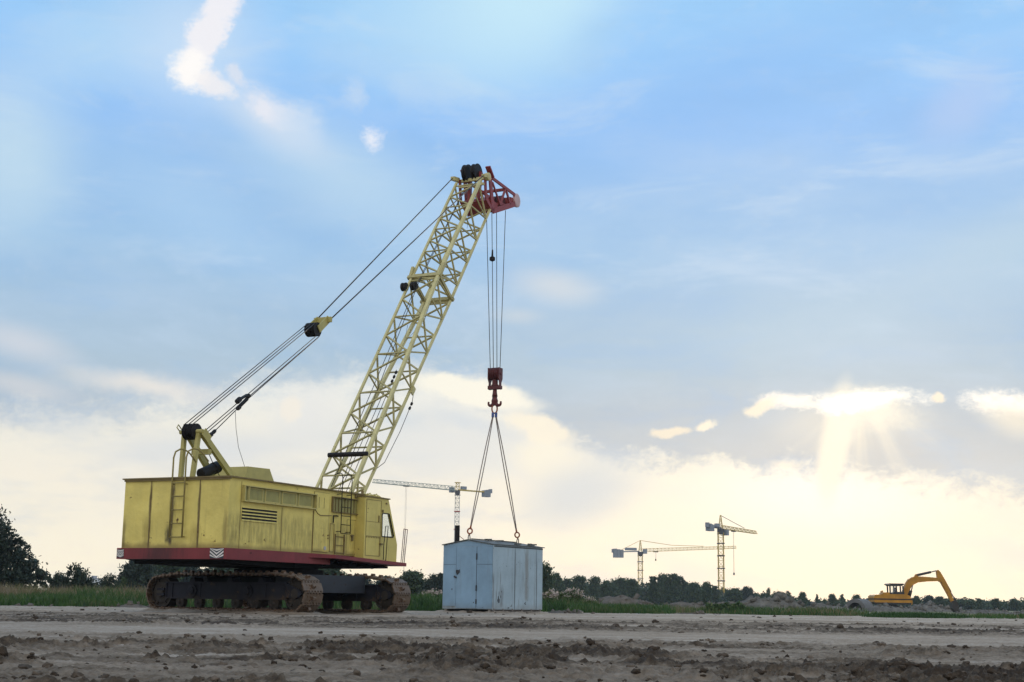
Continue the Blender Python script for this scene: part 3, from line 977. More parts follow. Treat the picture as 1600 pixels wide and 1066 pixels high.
def make_track(side):
    pts, cx, cz, r = track_path()
    tm = TM @ Matrix.Translation((0, side * GAUGE / 2, 0))
    out = -1                                   # the face looking at the road is y negative on both tracks
    mb = MB()
    # track frame: long box with ribs and plates
    mb.box(-2.45, 2.35, -0.20, 0.20, 0.34, 0.80)
    for fy in (-1, 1):
        y0, y1 = (0.20, 0.225) if fy > 0 else (-0.225, -0.20)
        mb.box(-2.45, 2.35, y0, y1 + (0.03 if fy > 0 else 0), 0.34, 0.375)
        mb.box(-2.45, 2.35, y0 - (0.03 if fy < 0 else 0), y1, 0.765, 0.80)
        for xx in (-2.40, -2.15, -1.0, 1.55, 2.30):
            mb.box(xx - 0.02, xx + 0.02, y0, y1, 0.38, 0.76)
        for xx in (-1.3, 0.9):
            mb.lathe((xx, fy * 0.20, 0.56), (0, fy, 0), [(0, 0.17), (0.05, 0.17), (0.06, 0.11), (0.10, 0.10), (0.11, 0.03)], 20)
    for xx in (-1.4, 0.1, 1.3):
        mb.prism([(xx - 0.11, -0.16, 0.80), (xx + 0.11, -0.16, 0.80), (xx + 0.06, -0.16, 0.92), (xx - 0.06, -0.16, 0.92)], (0, 0.32, 0))
    # end forks
    mb.prism([(2.35, -0.24, 0.76), (2.35, -0.24, 0.40), (2.80, -0.24, 0.42), (2.92, -0.24, 0.52), (2.80, -0.24, 0.62)], (0, 0.05, 0))
    mb.box(-2.75, -2.45, -0.25, -0.20, 0.42, 0.48)
    mb.box(-2.75, -2.45, -0.25, -0.20, 0.56, 0.62)
    frame = mb.build('track_frame', M['frame'], crane, tm)
    frame.name = 'crawler_track'
    for sx in (-1, 1):
        w = MB()
        w.lathe((sx * cx, -0.17, cz), (0, 1, 0), [(0.0, r - 0.16), (0.03, r - 0.16), (0.035, r - 0.07), (0.0, r - 0.065), (0.0, r - 0.015), (0.34, r - 0.015), (0.34, r - 0.16), (0.33, 0.1)], 28)
        w.lathe((sx * cx, -0.25, cz), (0, 1, 0), [(0.0, 0.05), (0.01, 0.13), (0.09, 0.15)], 16)
        for k in range(6):
            a = k * math.pi / 3
            w.beam((sx * cx + 0.1 * math.cos(a), -0.15, cz + 0.1 * math.sin(a)), (sx * cx + (r - 0.08) * math.cos(a), -0.15, cz + (r - 0.08) * math.sin(a)), 0.05, 0.05, (0, 1, 0))
        w.build('idler_wheel', M['wheel'], frame)
    roller_me = None
    for k in range(6):
        xr = -1.85 + k * 0.74
        if roller_me is None:
            w = MB()
            w.lathe((0, -0.20, 0), (0, 1, 0), [(0, 0.05), (0.012, 0.08), (0.015, 0.14), (0.03, 0.165), (0.16, 0.165)], 20)
            w.cyl((0, -0.24, 0), (0, 0.0, 0), 0.05, 12)
            roller_me = w.mesh('road_roller', M['wheel'])
        o = bpy.data.objects.new('road_roller', roller_me)
        COL.objects.link(o)
        o.parent = frame
        o.location = (xr, 0, 0.255)
    # shoes, evenly spaced along the loop
    loop = pts + [pts[0]]
    ds = [0.0]
    for i in range(len(loop) - 1):
        ds.append(ds[-1] + (loop[i + 1] - loop[i]).length)
    n = 45
    pitch = ds[-1] / n
    global SHOE
    if SHOE is None:
        s = MB()
        hp_ = pitch / 2
        # plate with an offset rib and interlocking lugs on both edges
        s.box(-hp_ * 0.74, hp_ * 0.74, -SW / 2, SW / 2, -0.015, 0.030)
        s.box(-hp_ * 0.18, hp_ * 0.12, -SW / 2 + 0.03, SW / 2 - 0.03, 0.030, 0.058)
        for k in range(6):
            y0 = -SW / 2 + 0.03 + k * (SW - 0.06) / 6
            s.box(hp_ * 0.70, hp_ * 1.12, y0, y0 + 0.055, -0.022, 0.034)
            s.box(-hp_ * 1.12, -hp_ * 0.70, y0 + 0.056, y0 + 0.100, -0.022, 0.034)
        s.prism([(-0.06, -0.05, -0.015), (0.06, -0.05, -0.015), (0.03, -0.05, -0.09), (-0.03, -0.05, -0.09)], (0, 0.1, 0))
        SHOE = s.mesh('track_shoe', M['shoe'])
    rnd = random.Random(3 + side)
    for k in range(n):
        t = k * pitch
        i = max(j for j in range(len(ds)) if ds[j] <= t + 1e-9)
        i = min(i, len(loop) - 2)
        f = (t - ds[i]) / max(ds[i + 1] - ds[i], 1e-9)
        p = loop[i].lerp(loop[i + 1], f)
        # tangent by central difference
        def pos(tt):
            tt %= ds[-1]
            q = max(j for j in range(len(ds)) if ds[j] <= tt + 1e-9)
            q = min(q, len(loop) - 2)
            return loop[q].lerp(loop[q + 1], (tt - ds[q]) / max(ds[q + 1] - ds[q], 1e-9))
        d = (pos(t + pitch * 0.4) - pos(t - pitch * 0.4)).normalized()
        o = bpy.data.objects.new('track_shoe', SHOE)
        COL.objects.link(o)
        o.parent = frame
        nrm = Vector((d.z, 0, -d.x))
        o.location = p
        mt = Matrix((d, Vector((0, 1, 0)), -d.cross(Vector((0, 1, 0))) * -1)).transposed()
        o.rotation_euler = mt.to_euler()
        o.rotation_euler.x += rnd.uniform(-0.015, 0.015)
    return frame


SHOE = None
make_track(-1)
make_track(1)

# --- carbody between the tracks
mb = MB()
mb.box(1.35, 1.98, -1.42, 1.42, 0.56, 1.03)
mb.build('cross_beam', M['beam'], crane, TM)
mb = MB()
mb.box(-1.98, -1.35, -1.42, 1.42, 0.56, 1.00)
mb.build('cross_beam', M['beam'], crane, TM)
mb = MB()
mb.box(-1.34, 1.34, -1.40, 1.40, 0.52, 0.96)
mb.build('carbody', M['under'], crane, TM)
mb = MB()
mb.lathe((0, 0, 0.96), (0, 0, 1), [(0.0, 1.15), (0.10, 1.15), (0.10, 1.25), (0.22, 1.25), (0.22, 1.10), (0.36, 1.10)], 48)
mb.build('slewing_ring', M['under'], crane)

# --- house
mb = MB()
mb.box(0, L, 0, W, 0.0, HH)
hb = hp(mb, 'house_body', M['house'])
for y in (2.50, 0.92):
    hp(MB().box(-0.007, 0.0, y - 0.012, y + 0.012, 0.0, HH - 0.055), 'panel_seam', M['roof'], hb)
for x, z0, z1 in ((0.50, 0.0, 1.70), (2.31, 0.0, 1.15), (3.77, 0.0, 1.15)):
    hp(MB().box(x - 0.008, x + 0.008, -0.006, 0.0, z0, z1), 'panel_seam', M['roof'], hb)
mb = MB()
mb.box(-0.07, L + 0.03, -0.07, W + 0.05, HH, HH + 0.035)
mb.box(-0.05, 0.0, -0.05, W, HH - 0.05, HH)
hp(mb, 'roof', M['roof'], hb)

# red base
mb = MB()
mb.box(-0.10, 4.6, -0.07, W + 0.06, -0.285, -0.003)
base = hp(mb, 'base_frame', M['red'])
mb = MB()
mb.prism([(3.55, -0.075, -0.02), (4.40, -0.40, -0.02), (8.24, -0.40, -0.13), (8.24, 3.55, -0.13), (3.55, 3.50, -0.02)], (0, 0, -0.10))
deck = hp(mb, 'walkway_deck', M['red'])
mb = MB()
mb.box(0.25, 4.55, 0.25, W - 0.25, -0.40, -0.285)
mb.prism([(3.3, 0.2, -0.13), (8.0, 0.1, -0.24), (8.0, 0.1, -0.30), (6.2, 0.1, -0.36), (3.3, 0.2, -0.40)], (0, 3.0, 0))
for xx in (4.6, 5.4, 6.3, 7.2):
    mb.prism([(xx, -0.34, -0.14 - (xx - 4.4) * 0.029), (xx, 0.2, -0.14 - (xx - 4.4) * 0.029), (xx, 0.2, -0.34)], (0.05, 0, 0))
hp(mb, 'platform_underframe', M['under'])
# counterweight slope under the rear
mb = MB()
mb.prism([(-0.02, 0.05, -0.286), (2.2, 0.05, -0.286), (2.2, 0.05, -0.42), (0.6, 0.05, -0.36)], (0, 3.2, 0))
hp(mb, 'counterweight_tray', M['under'])


def chevrons(y0, y1, z0, z1, x):
    plate = MB()
    plate.box(x - 0.008, x, y0, y1, z0, z1)
    o = hp(plate, 'warning_plate', M['dark_blue'], base)
    st = MB()
    n, wd = 5, y1 - y0
    ym = (y0 + y1) / 2
    hgt = z1 - z0
    for k in range(n):
        zc = z0 - hgt * 0.30 + k * hgt * 0.34
        for sgn in (-1, 1):
            pts = []
            ya, yb = ym, ym + sgn * wd / 2
            for (yy, zz) in ((ya, zc), (yb, zc + hgt * 0.55), (yb, zc + hgt * 0.55 + hgt * 0.17), (ya, zc + hgt * 0.17)):
                pts.append((yy, zz))
            # clip to the plate
            cl = []
            for yy, zz in pts:
                cl.append((x - 0.011, yy, min(max(zz, z0 + 0.004), z1 - 0.004)))
            if max(c[2] for c in cl) - min(c[2] for c in cl) > 0.02:
                st.prism(cl, (0.003, 0, 0))
    st.build('chevron_stripes', M['white'], base)


chevrons(0.00, 0.42, -0.27, -0.015, -0.10)
chevrons(3.20, 3.42, -0.25, -0.04, -0.10)

# --- rear ladder with hoops over the roof edge
mb = MB()
for y in (1.75, 1.34):
    mb.tube([(-0.10, y, 0.25), (-0.10, y, 1.9), (-0.10, y, 2.30), (-0.06, y - 0.02, 2.46), (0.04, y - 0.10, 2.54), (0.14, y - 0.17, 2.52), (0.24, y - 0.24, 2.44), (0.36, y - 0.36, 2.22)], 0.022, 8)
for k in range(5):
    z = 0.27 + k * 0.345
    mb.cyl((-0.10, 1.75, z), (-0.10, 1.34, z), 0.016, 8)
for z in (0.28, 1.62):
    for y in (1.75, 1.34):
        mb.cyl((-0.10, y, z), (0.0, y, z), 0.014, 6)
hp(mb, 'rear_ladder', M['ladder'])


# --- right side: window band with its frame
def frame_rect(mb, x0, x1, z0, z1, w, y0, y1, mi=0):
    mb.box(x0, x1, y0, y1, z0, z0 + w, mi)
    mb.box(x0, x1, y0, y1, z1 - w, z1, mi)
    mb.box(x0, x0 + w, y0, y1, z0 + w, z1 - w, mi)
    mb.box(x1 - w, x1, y0, y1, z0 + w, z1 - w, mi)


mb = MB()
mb.box(0.55, 3.78, -0.007, 0.0, 1.21, 1.60)
wb = hp(mb, 'window_band', M['dull'])
mb = MB()
mb.box(0.53, 3.82, -0.10, 0.0, 1.585, 1.612)
mb.box(0.53, 3.82, -0.10, 0.0, 1.195, 1.225)
mb.box(0.53, 0.56, -0.10, 0.0, 1.225, 1.585)
mb.box(3.79, 3.82, -0.10, 0.0, 1.225, 1.585)
mb.box(0.70, 0.72, -0.11, -0.085, 1.20, 1.61)
hp(mb, 'window_frame', M['trim'], wb)
for k in range(4):
    x0 = 0.75 + k * 0.76
    mb = MB()
    frame_rect(mb, x0, x0 + 0.66, 1.235, 1.575, 0.03, -0.022, -0.007)
    wf = hp(mb, 'window', M['trim'], wb)
    mb = MB()
    mb.box(x0 + 0.03, x0 + 0.63, -0.012, -0.0075, 1.265, 1.545)
    mb.build('pane', M['dull'], wb)

# louvres
mb = MB()
for k in range(4):
    z = 1.015 - k * 0.082
    mb.box(0.56, 2.08, -0.008, 0.0, z - 0.022, z + 0.022, 0)
hp(mb, 'louvre_slot', M['black'], hb)
mb = MB()
for k in range(5):
    z = 1.056 - k * 0.082
    mb.prism([(0.56, -0.009, z - 0.012), (0.56, -0.024, z - 0.018), (0.56, -0.009, z + 0.016)], (1.52, 0, 0))
hp(mb, 'louvre_blade', M['house'], hb)

# engine door at the middle
mb = MB()
mb.box(3.80, 4.53, -0.022, 0.0, 0.06, 1.68)
dr = hp(mb, 'engine_door', M['house'])
mb = MB()
frame_rect(mb, 3.79, 4.545, 0.045, 1.69, 0.010, -0.012, 0.0)
mb.lathe((4.38, -0.022, 0.16), (0, -1, 0), [(0, 0.055), (0.012, 0.055)], 20, 1)
for z in (0.5, 0.42):
    mb.box(4.49, 4.53, -0.05, -0.022, z, z + 0.04)
for x in (4.02, 4.27):
    mb.box(x - 0.008, x + 0.008, -0.026, -0.022, 1.25, 1.55)
hp(mb, 'door_fittings', [M['roof'], M['sticker']], dr)
mb = MB()
mb.tube([(3.80, -0.03, 1.22), (3.95, -0.03, 1.10), (4.10, -0.03, 1.05), (4.55, -0.03, 1.07), (4.62, -0.05, 1.08)], 0.012, 6)
hp(mb, 'cable_conduit', M['roof'])

# screen panel behind the ladder, ladder, small hatch, pipes
mb = MB()
mb.box(4.70, 6.20, -0.008, 0.0, 1.21, 1.60)
sp_ = hp(mb, 'radiator_screen', M['dull'])
mb = MB()
frame_rect(mb, 4.66, 6.24, 1.18, 1.62, 0.025, -0.07, -0.008)
for k in range(9):
    x = 4.85 + k * 0.16
    mb.box(x, x + 0.012, -0.03, -0.008, 1.205, 1.595)
hp(mb, 'screen_grille', M['roof'], sp_)
mb = MB()
for x, t in ((4.95, 0.0), (5.44, 0.0)):
    mb.tube([(x, -0.16, 0.60), (x, -0.16, 1.80), (x + 0.01, -0.16, 2.16), (x, -0.13, 2.28), (x - 0.02, -0.05, 2.30), (x - 0.06, 0.08, 2.24)], 0.014, 6)
for k in range(5):
    z = 0.60 + k * 0.245
    mb.cyl((4.95, -0.16, z), (5.44, -0.16, z), 0.011, 6)
for z in (0.65, 1.7):
    for x in (4.95, 5.44):
        mb.cyl((x, -0.16, z), (x, 0.0, z), 0.011, 6)
hp(mb, 'side_ladder', M['black'])
mb = MB()
for x in (4.90, 5.36):
    mb.box(x - 0.010, x + 0.010, -0.04, 0.0, 0.02, 0.58)
for z in (0.05, 0.26, 0.5):
    mb.box(4.91, 5.35, -0.03, -0.01, z, z + 0.018)
hp(mb, 'step_rungs', M['roof'])
mb = MB()
mb.tube([(4.95, -0.05, 1.08), (4.72, -0.05, 1.08), (4.72, -0.05, 0.88)], 0.02, 8)
hp(mb, 'exhaust_elbow', M['black'])
mb = MB()
frame_rect(mb, 4.63, 4.84, 0.07, 0.86, 0.012, -0.015, 0.0)
frame_rect(mb, 5.50, 6.18, 0.03, 1.02, 0.008, -0.008, 0.0)
mb.box(5.75, 5.80, -0.05, 0.0, 0.42, 0.60)
mb.box(5.70, 5.85, -0.04, 0.0, 0.56, 0.585)
hp(mb, 'side_hatch', M['roof'], hb)

# --- cab
CY0, CY1 = -0.30, 1.05
prof = [(5.97, -0.09), (5.97, 1.70), (7.27, 1.70), (7.83, 0.40), (7.81, -0.13)]
hole = [(6.93, 0.60), (6.92, 1.24), (6.96, 1.28), (7.29, 1.28), (7.33, 1.26), (7.60, 0.66), (7.57, 0.61)]
mb = holed_panel([(a, CY0, b) for a, b in prof], [[(a, CY0, b) for a, b in hole]], (0, 0.04, 0))
mb2 = holed_panel([(a, CY1 - 0.04, b) for a, b in prof], [[(a, CY1 - 0.04, b) for a, b in [(6.3, 0.6), (6.3, 1.45), (7.25, 1.45), (7.58, 0.66), (7.5, 0.6)]]], (0, 0.04, 0))
mb.add(mb2.v, mb2.f)
mb.box(5.97, 6.01, CY0 + 0.04, CY1 - 0.04, -0.09, 1.70)
mb.prism([(5.97, CY0 + 0.04, -0.10), (7.80, CY0 + 0.04, -0.13), (7.80, CY0 + 0.04, -0.09), (5.97, CY0 + 0.04, -0.06)], (0, CY1 - CY0 - 0.08, 0))
# front: low panel and screen frame
mb.prism([(7.80, CY0 + 0.04, -0.13), (7.82, CY0 + 0.04, 0.40), (7.77, CY0 + 0.04, 0.40), (7.76, CY0 + 0.04, -0.13)], (0, CY1 - CY0 - 0.08, 0))
for y in (CY0 + 0.04, CY1 - 0.10):
    mb.prism([(7.82, y, 0.40), (7.27, y, 1.68), (7.21, y, 1.68), (7.76, y, 0.40)], (0, 0.06, 0))
mb.prism([(7.27, CY0 + 0.04, 1.66), (7.40, CY0 + 0.04, 1.36), (7.35, CY0 + 0.04, 1.36), (7.22, CY0 + 0.04, 1.66)], (0, CY1 - CY0 - 0.08, 0))
cab = hp(mb, 'operator_cab', M['cab'])
mb = MB()
mb.box(5.94, 7.32, CY0 - 0.03, CY1 + 0.02, 1.70, 1.735)
hp(mb, 'cab_roof', M['roof'], cab)
mb = MB()
mb.box(6.2, 7.1, CY0 + 0.05, CY1 - 0.3, 1.735, 1.75)
for k in range(7):
    x = 6.25 + k * 0.12
    mb.tube([(x, CY0 + 0.1, 1.75), (x + 0.05, CY0 + 0.2, 1.80 + 0.02 * (k % 3)), (x + 0.1, CY0 + 0.4, 1.76)], 0.02, 6)
hp(mb, 'roof_canvas', M['trim'], cab)
mb = MB()
mb.prism([(a, CY0 + 0.018, b) for a, b in hole], (0, 0.006, 0))
hp(mb, 'side_window', M['glass'], cab)
mb = MB()
mb.prism([(7.795, CY0 + 0.1, 0.40), (7.38, CY0 + 0.1, 1.36), (7.374, CY0 + 0.1, 1.36), (7.789, CY0 + 0.1, 0.40)], (0, CY1 - CY0 - 0.2, 0))
hp(mb, 'windscreen', M['glass'], cab)
mb = MB()
lo = [(a + (0.0), b) for a, b in hole]
for i in range(len(hole)):
    a, b = hole[i], hole[(i + 1) % len(hole)]
    mb.beam((a[0], CY0 - 0.006, a[1]), (b[0], CY0 - 0.006, b[1]), 0.03, 0.02, (0, 1, 0))
hp(mb, 'window_seal', M['black'], cab)
mb = MB()
frame_rect(mb, 6.04, 6.86, 0.02, 1.64, 0.012, CY0 - 0.010, CY0)
mb.box(6.05, 6.85, CY0 - 0.012, CY0, 0.575, 0.590)
for k in range(9):
    mb.lathe((6.1 + k * 0.09, CY0, 0.55), (0, -1, 0), [(0, 0.016), (0.014, 0.012)], 8)
mb.box(6.80, 6.94, CY0 - 0.05, CY0, 0.36, 0.40)
mb.box(6.90, 6.93, CY0 - 0.05, CY0, 1.30, 1.38)
mb.box(7.10, 7.16, CY0 - 0.03, CY0, 1.55, 1.60)
mb.box(6.72, 6.76, CY0 - 0.02, CY0, 1.0, 1.2)
mb.box(6.05, 6.84, CY0 - 0.008, CY0, 1.0, 1.008)
mb.box(6.80, 6.815, CY0 - 0.008, CY0, 0.02, 0.57)
hp(mb, 'cab_door', M['roof'], cab)
mb = MB()
mb.tube([(6.90, CY0 - 0.10, -0.08), (6.90, CY0 - 0.10, 0.35), (6.98, CY0 - 0.10, 0.9)], 0.012, 6)
mb.tube([(7.04, CY0 - 0.10, -0.10), (7.08, CY0 - 0.10, 0.5), (7.12, CY0 - 0.10, 0.92), (6.98, CY0 - 0.10, 0.9)], 0.012, 6)
hp(mb, 'grab_rail', M['black'], cab)
mb = MB()
mb.box(7.02, 7.05, CY0 + 0.10, CY0 + 0.55, 0.58, 0.95)
hp(mb, 'inner_sheet', M['sheet'], cab)
mb = MB()
mb.box(6.35, 6.85, 0.15, 0.65, 0.25, 0.36)
mb.prism([(6.35, 0.15, 0.36), (6.45, 0.15, 0.36), (6.36, 0.15, 0.85), (6.28, 0.15, 0.85)], (0, 0.5, 0))
mb.box(6.5, 6.7, 0.3, 0.5, -0.09, 0.25)
hp(mb, 'seat', M['black'], cab)
mb = MB()
y = -0.36
for a, b in ((7.98, 8.10), (8.07, 8.20), (8.17, 8.32)):
    mb.cyl((a, y, -0.13), (b, y, 0.88), 0.011, 6)
mb.cyl((8.10, y, 0.88), (8.33, y, 0.87), 0.011, 6)
hp(mb, 'deck_handrail', M['red_hook'])
# corner post between house and cab
mb = MB()
mb.box(6.275, 6.30, -0.03, 0.05, 1.70, 1.90)
mb.box(5.86, 5.965, -0.04, 0.10, 1.66, 1.80)
hp(mb, 'corner_bracket', M['roof'])

# --- roof machinery
mb = MB()
mb.prism([(2.25, 1.25, HH + 0.035), (3.75, 1.25, HH + 0.035), (3.40, 1.25, 2.31), (2.40, 1.25, 2.29)], (0, 1.1, 0))
hp(mb, 'roof_hood', M['gantry'])
mb = MB()
mb.lathe((0.98, 1.72, 1.97), Vector((0.72, 0.0, 0.26)), [(0, 0.12), (0.02, 0.145), (0.55, 0.145), (0.56, 0.165), (0.74, 0.165), (0.75, 0.12)], 20)
hp(mb, 'exhaust_silencer', M['black'])
mb = MB()
mb.lathe((3.75, 1.7, 2.0), (0.5, -0.86, 0.0), [(0, 0.12), (0.02, 0.2), (0.22, 0.2), (0.24, 0.12)], 20)
hp(mb, 'air_cleaner', M['dark_blue'])
mb = MB()
mb.box(0.9, 2.35, 1.0, 2.4, HH + 0.035, HH + 0.12)
mb.box(1.9, 2.3, 1.2, 1.5, HH + 0.12, HH + 0.22)
hp(mb, 'machinery_plate', M['gantry'])

# --- gantry (A-frame)
mb = MB()
fr = [((0.32, 1.45, HH + 0.035), (0.48, 1.45, 2.98)), ((0.47, 1.95, HH + 0.035), (0.52, 1.95, 2.98)),
      ((2.00, 1.45, 1.98), (0.60, 1.45, 3.02)), ((1.80, 1.95, 1.98), (0.64, 1.95, 3.02))]
for i, (a, b) in enumerate(fr):
    mb.beam(a, b, 0.11 if i < 2 else 0.10, 0.10 if i < 2 else 0.16, (0, 1, 0) if i < 2 else (0, 0, 1))
mb.beam((0.95, 1.42, 2.55), (0.95, 1.98, 2.55), 0.14, 0.14)
mb.beam((0.52, 1.32, 3.04), (0.78, 1.32, 2.84), 0.03, 0.22, (0, 0, 1))
gan = hp(mb, 'gantry_frame', M['gantry'])
for y in (1.56, 1.65, 1.74, 1.83):
    mb = MB()
    mb.lathe((0.50, y - 0.035, 3.04), (0, 1, 0), [(0, 0.215), (0.015, 0.215), (0.035, 0.17), (0.055, 0.215), (0.07, 0.215)], 24)
    mb.build('gantry_sheave', M['black'], gan)
mb = MB()
mb.cyl((0.50, 1.33, 3.04), (0.50, 2.07, 3.04), 0.06, 12)
mb.tube([(0.50, 2.02, 3.10), (0.34, 2.02, 3.22), (0.26, 2.0, 3.14), (0.32, 1.95, 3.04)], 0.016, 6)
mb.build('sheave_pin', M['gantry'], gan)

# --- boom
PHI = R(54.4)
E_ = Vector((math.cos(PHI), 0, math.sin(PHI)))
Nn = Vector((-math.sin(PHI), 0, math.cos(PHI)))
BF = Vector((6.45, WC, 0.32))
BL = 16.45


def prof_bd(t):
    """half width and half depth of the lattice at distance t from the foot"""
    w = np.interp(t, [0, 3, 6.6, 11.2, BL], [1.36, 1.31, 1.25, 1.06, 1.0])
    d = np.interp(t, [0, 1.0, 2.9, 6.6, 9.5, 11.2, BL], [0.38, 0.50, 0.64, 0.80, 1.02, 1.16, 1.18])
    return w / 2, d / 2


def bp(t, sy, sn):
    w, d = prof_bd(t)
    return BF + E_ * t + Vector((0, sy * w, 0)) + Nn * (sn * d)


mb = MB()
mb.box(6.1, 6.8, 1.0, 2.38, -0.02, 0.12)
for y in (1.02, 2.36):
    mb.prism([(6.15, y - 0.05, 0.12), (6.75, y - 0.05, 0.12), (6.5, y - 0.05, 0.45), (6.35, y - 0.05, 0.45)], (0, 0.1, 0))
boom = hp(mb, 'lattice_boom', M['boom'])
TJ = 11.25
for (t0, t1) in ((0.0, TJ), (TJ, BL)):
    for sy in (-1, 1):
        for sn in (-1, 1):
            mb = MB()
            n = 6
            for k in range(n):
                a, b = t0 + (t1 - t0) * k / n, t0 + (t1 - t0) * (k + 1) / n
                cw = 0.112 if sy * sn < 0 else 0.078
                mb.beam(bp(a, sy, sn), bp(b, sy, sn), cw, cw * 0.9, Nn)
            mb.build('chord', M['boom'], boom)
# lacing on four faces
bays = [0.75 + k * 1.72 for k in range(7)] + [TJ + 0.12 + k * 1.22 for k in range(5)]
for face, (c0, c1) in {'side_right': ((-1, 1), (-1, -1)), 'side_left': ((1, 1), (1, -1)), 'top': ((-1, 1), (1, 1)), 'bottom': ((-1, -1), (1, -1))}.items():
    mb = MB()
    for k in range(len(bays) - 1):
        a, b = bays[k], bays[k + 1]
        m_ = (a + b) / 2
        wd = 0.05
        if face.startswith('side'):
            mb.beam(bp(a, *c0), bp(m_, *c1), wd, wd, (0, 1, 0))
            mb.beam(bp(m_, *c1), bp(b, *c0), wd, wd, (0, 1, 0))
            mb.beam(bp(m_, *c1), bp(m_, *c0), wd * 0.8, wd * 0.8, (0, 1, 0))
        else:
            mb.beam(bp(a, *c0), bp(m_, *c1), wd, wd, Nn)
            mb.beam(bp(m_, *c1), bp(b, *c0), wd, wd, Nn)
            mb.beam(bp(b, *c0), bp(b, *c1), wd * 0.8, wd * 0.8, Nn)
    mb.build('lacing', M['boom_shaded'], boom)
# joint frame between the sections
mb = MB()
for sn in (-1, 1):
    mb.beam(bp(TJ, -1.18, sn), bp(TJ, 1.30, sn), 0.12, 0.12, Nn)
for sy in (-1, 1):
    mb.beam(bp(TJ, sy, 1.05), bp(TJ, sy, -1.12), 0.11, 0.11, (0, 1, 0))
for sy in (-1, 1):
    mb.beam(bp(TJ - 0.1, sy, 1.05), bp(TJ + 0.5, sy, -0.2), 0.07, 0.07, (0, 1, 0))
mb.beam(bp(TJ, 1.1, 1.0), bp(TJ + 0.42, 1.1, 1.15), 0.13, 0.10, (0, 1, 0))
mb.beam(bp(TJ, -1.1, 1.0), bp(TJ + 0.55, -1.1, 1.05), 0.12, 0.10, (0, 1, 0))
mb.build('joint_frame', M['boom_shaded'], boom)
# guide rollers
mb = MB()
mb.lathe(bp(3.25, -1.1, 1.16), Vector((0, 1, 0)), [(0, 0.05), (0.01, 0.075), (1.42, 0.075), (1.43, 0.05)], 14)
mb.build('guide_roller', M['black'], boom)
for sy in (0.25, 0.95):
    mb = MB()
    mb.lathe(bp(TJ - 0.55, sy, 1.15), Vector((0, 1, 0)), [(0, 0.15), (0.05, 0.15), (0.08, 0.11), (0.12, 0.15), (0.17, 0.15)], 18)
    mb.build('guide_sheave', M['black'], boom)
# bracket with shackle on the lower right chord
mb = MB()
pb = bp(6.75, -1.08, -1.2)
mb.beam(pb - E_ * 0.14, pb + E_ * 0.14, 0.05, 0.16, Nn)
mb.build('rope_bracket', M['boom'], boom)

# boom head (red)
mb = MB()
for y in (1.16, 2.22):
    A, LT, C_, T_, TB = (16.05, y, 14.70), (16.41, y, 14.36), (16.52, y, 13.10), (18.36, y, 14.22), (18.38, y, 13.86)
    mb.beam(A, LT, 0.06, 0.20, (0, 1, 0))
    mb.beam((16.22, y, 14.5), C_, 0.22, 0.05, (0, 1, 0))
    mb.beam(LT, T_, 0.12, 0.05, (0, 1, 0))
    mb.beam(C_, TB, 0.20, 0.05, (0, 1, 0))
    mb.beam(T_, TB, 0.14, 0.05, (0, 1, 0))
    mb.beam((17.12, y, 13.50), (17.55, y, 14.26), 0.09, 0.05, (0, 1, 0))
    mb.beam((17.12, y, 13.50), (16.45, y, 14.2), 0.07, 0.05, (0, 1, 0))
    mb.beam((17.62, y, 14.18), (18.0, y, 13.72), 0.10, 0.05, (0, 1, 0))
    mb.beam((15.85, y, 14.25), (15.95, y, 13.45), 0.14, 0.05, (0, 1, 0))
    mb.beam((15.95, y, 13.45), C_, 0.14, 0.05, (0, 1, 0))
mb.prism([(15.9, 1.20, 13.35), (16.5, 1.20, 13.05), (17.0, 1.20, 13.25), (17.0, 1.20, 13.50), (16.3, 1.20, 13.6)], (0, 1.0, 0))
mb.beam((17.5, 1.2, 13.62), (17.5, 2.2, 13.62), 0.35, 0.10)
mb.beam((18.2, 1.2, 13.95), (18.2, 2.2, 13.95), 0.20, 0.25)
mb.beam((17.55, 1.2, 14.22), (17.55, 2.2, 14.22), 0.10, 0.10)
mb.beam((16.15, 1.5, 14.55), (16.05, 1.55, 13.4), 0.16, 0.10)
mb.beam((16.15, 1.95, 14.55), (16.05, 1.9, 13.4), 0.16, 0.10)
head = hp(mb, 'boom_head', M['red_head'])
for y, x, z in ((1.62, 16.02, 14.50), (1.98, 15.98, 14.50)):
    mb = MB()
    mb.lathe((x, y - 0.09, z), (0, 1, 0), [(0, 0.34), (0.03, 0.34), (0.09, 0.28), (0.15, 0.34), (0.18, 0.34)], 28)
    mb.build('head_sheave', M['black'], head)
for y in (1.40, 1.62, 1.84):
    mb = MB()
    mb.lathe((17.80, y, 13.80), (0, 1, 0), [(0, 0.27), (0.03, 0.27), (0.06, 0.22), (0.09, 0.27), (0.12, 0.27)], 24)
    mb.build('hoist_sheave', M['red_hook'], head)
mb = MB()
mb.lathe((18.55, 1.12, 14.05), (0, 1, 0), [(0, 0.20), (0.02, 0.27), (0.10, 0.27), (0.12, 0.2)], 24)
mb.build('tip_sheave', M['pale_sheave'], head)
mb = MB()
mb.lathe((15.88, 0.98, 14.24), (0, 1, 0), [(0, 0.10), (0.02, 0.15), (0.16, 0.15), (0.18, 0.1)], 18)
mb.beam((15.85, 1.05, 14.20), (15.95, 2.35, 14.22), 0.11, 0.11)
mb.beam((15.75, 1.15, 13.95), (15.85, 2.25, 13.97), 0.09, 0.09)
mb.beam((15.85, 2.30, 14.25), (15.42, 2.30, 14.20), 0.16, 0.14)
mb.beam((15.85, 1.08, 14.25), (15.55, 1.08, 14.20), 0.14, 0.12)
hp(mb, 'pendant_anchor', M['boom'], head)

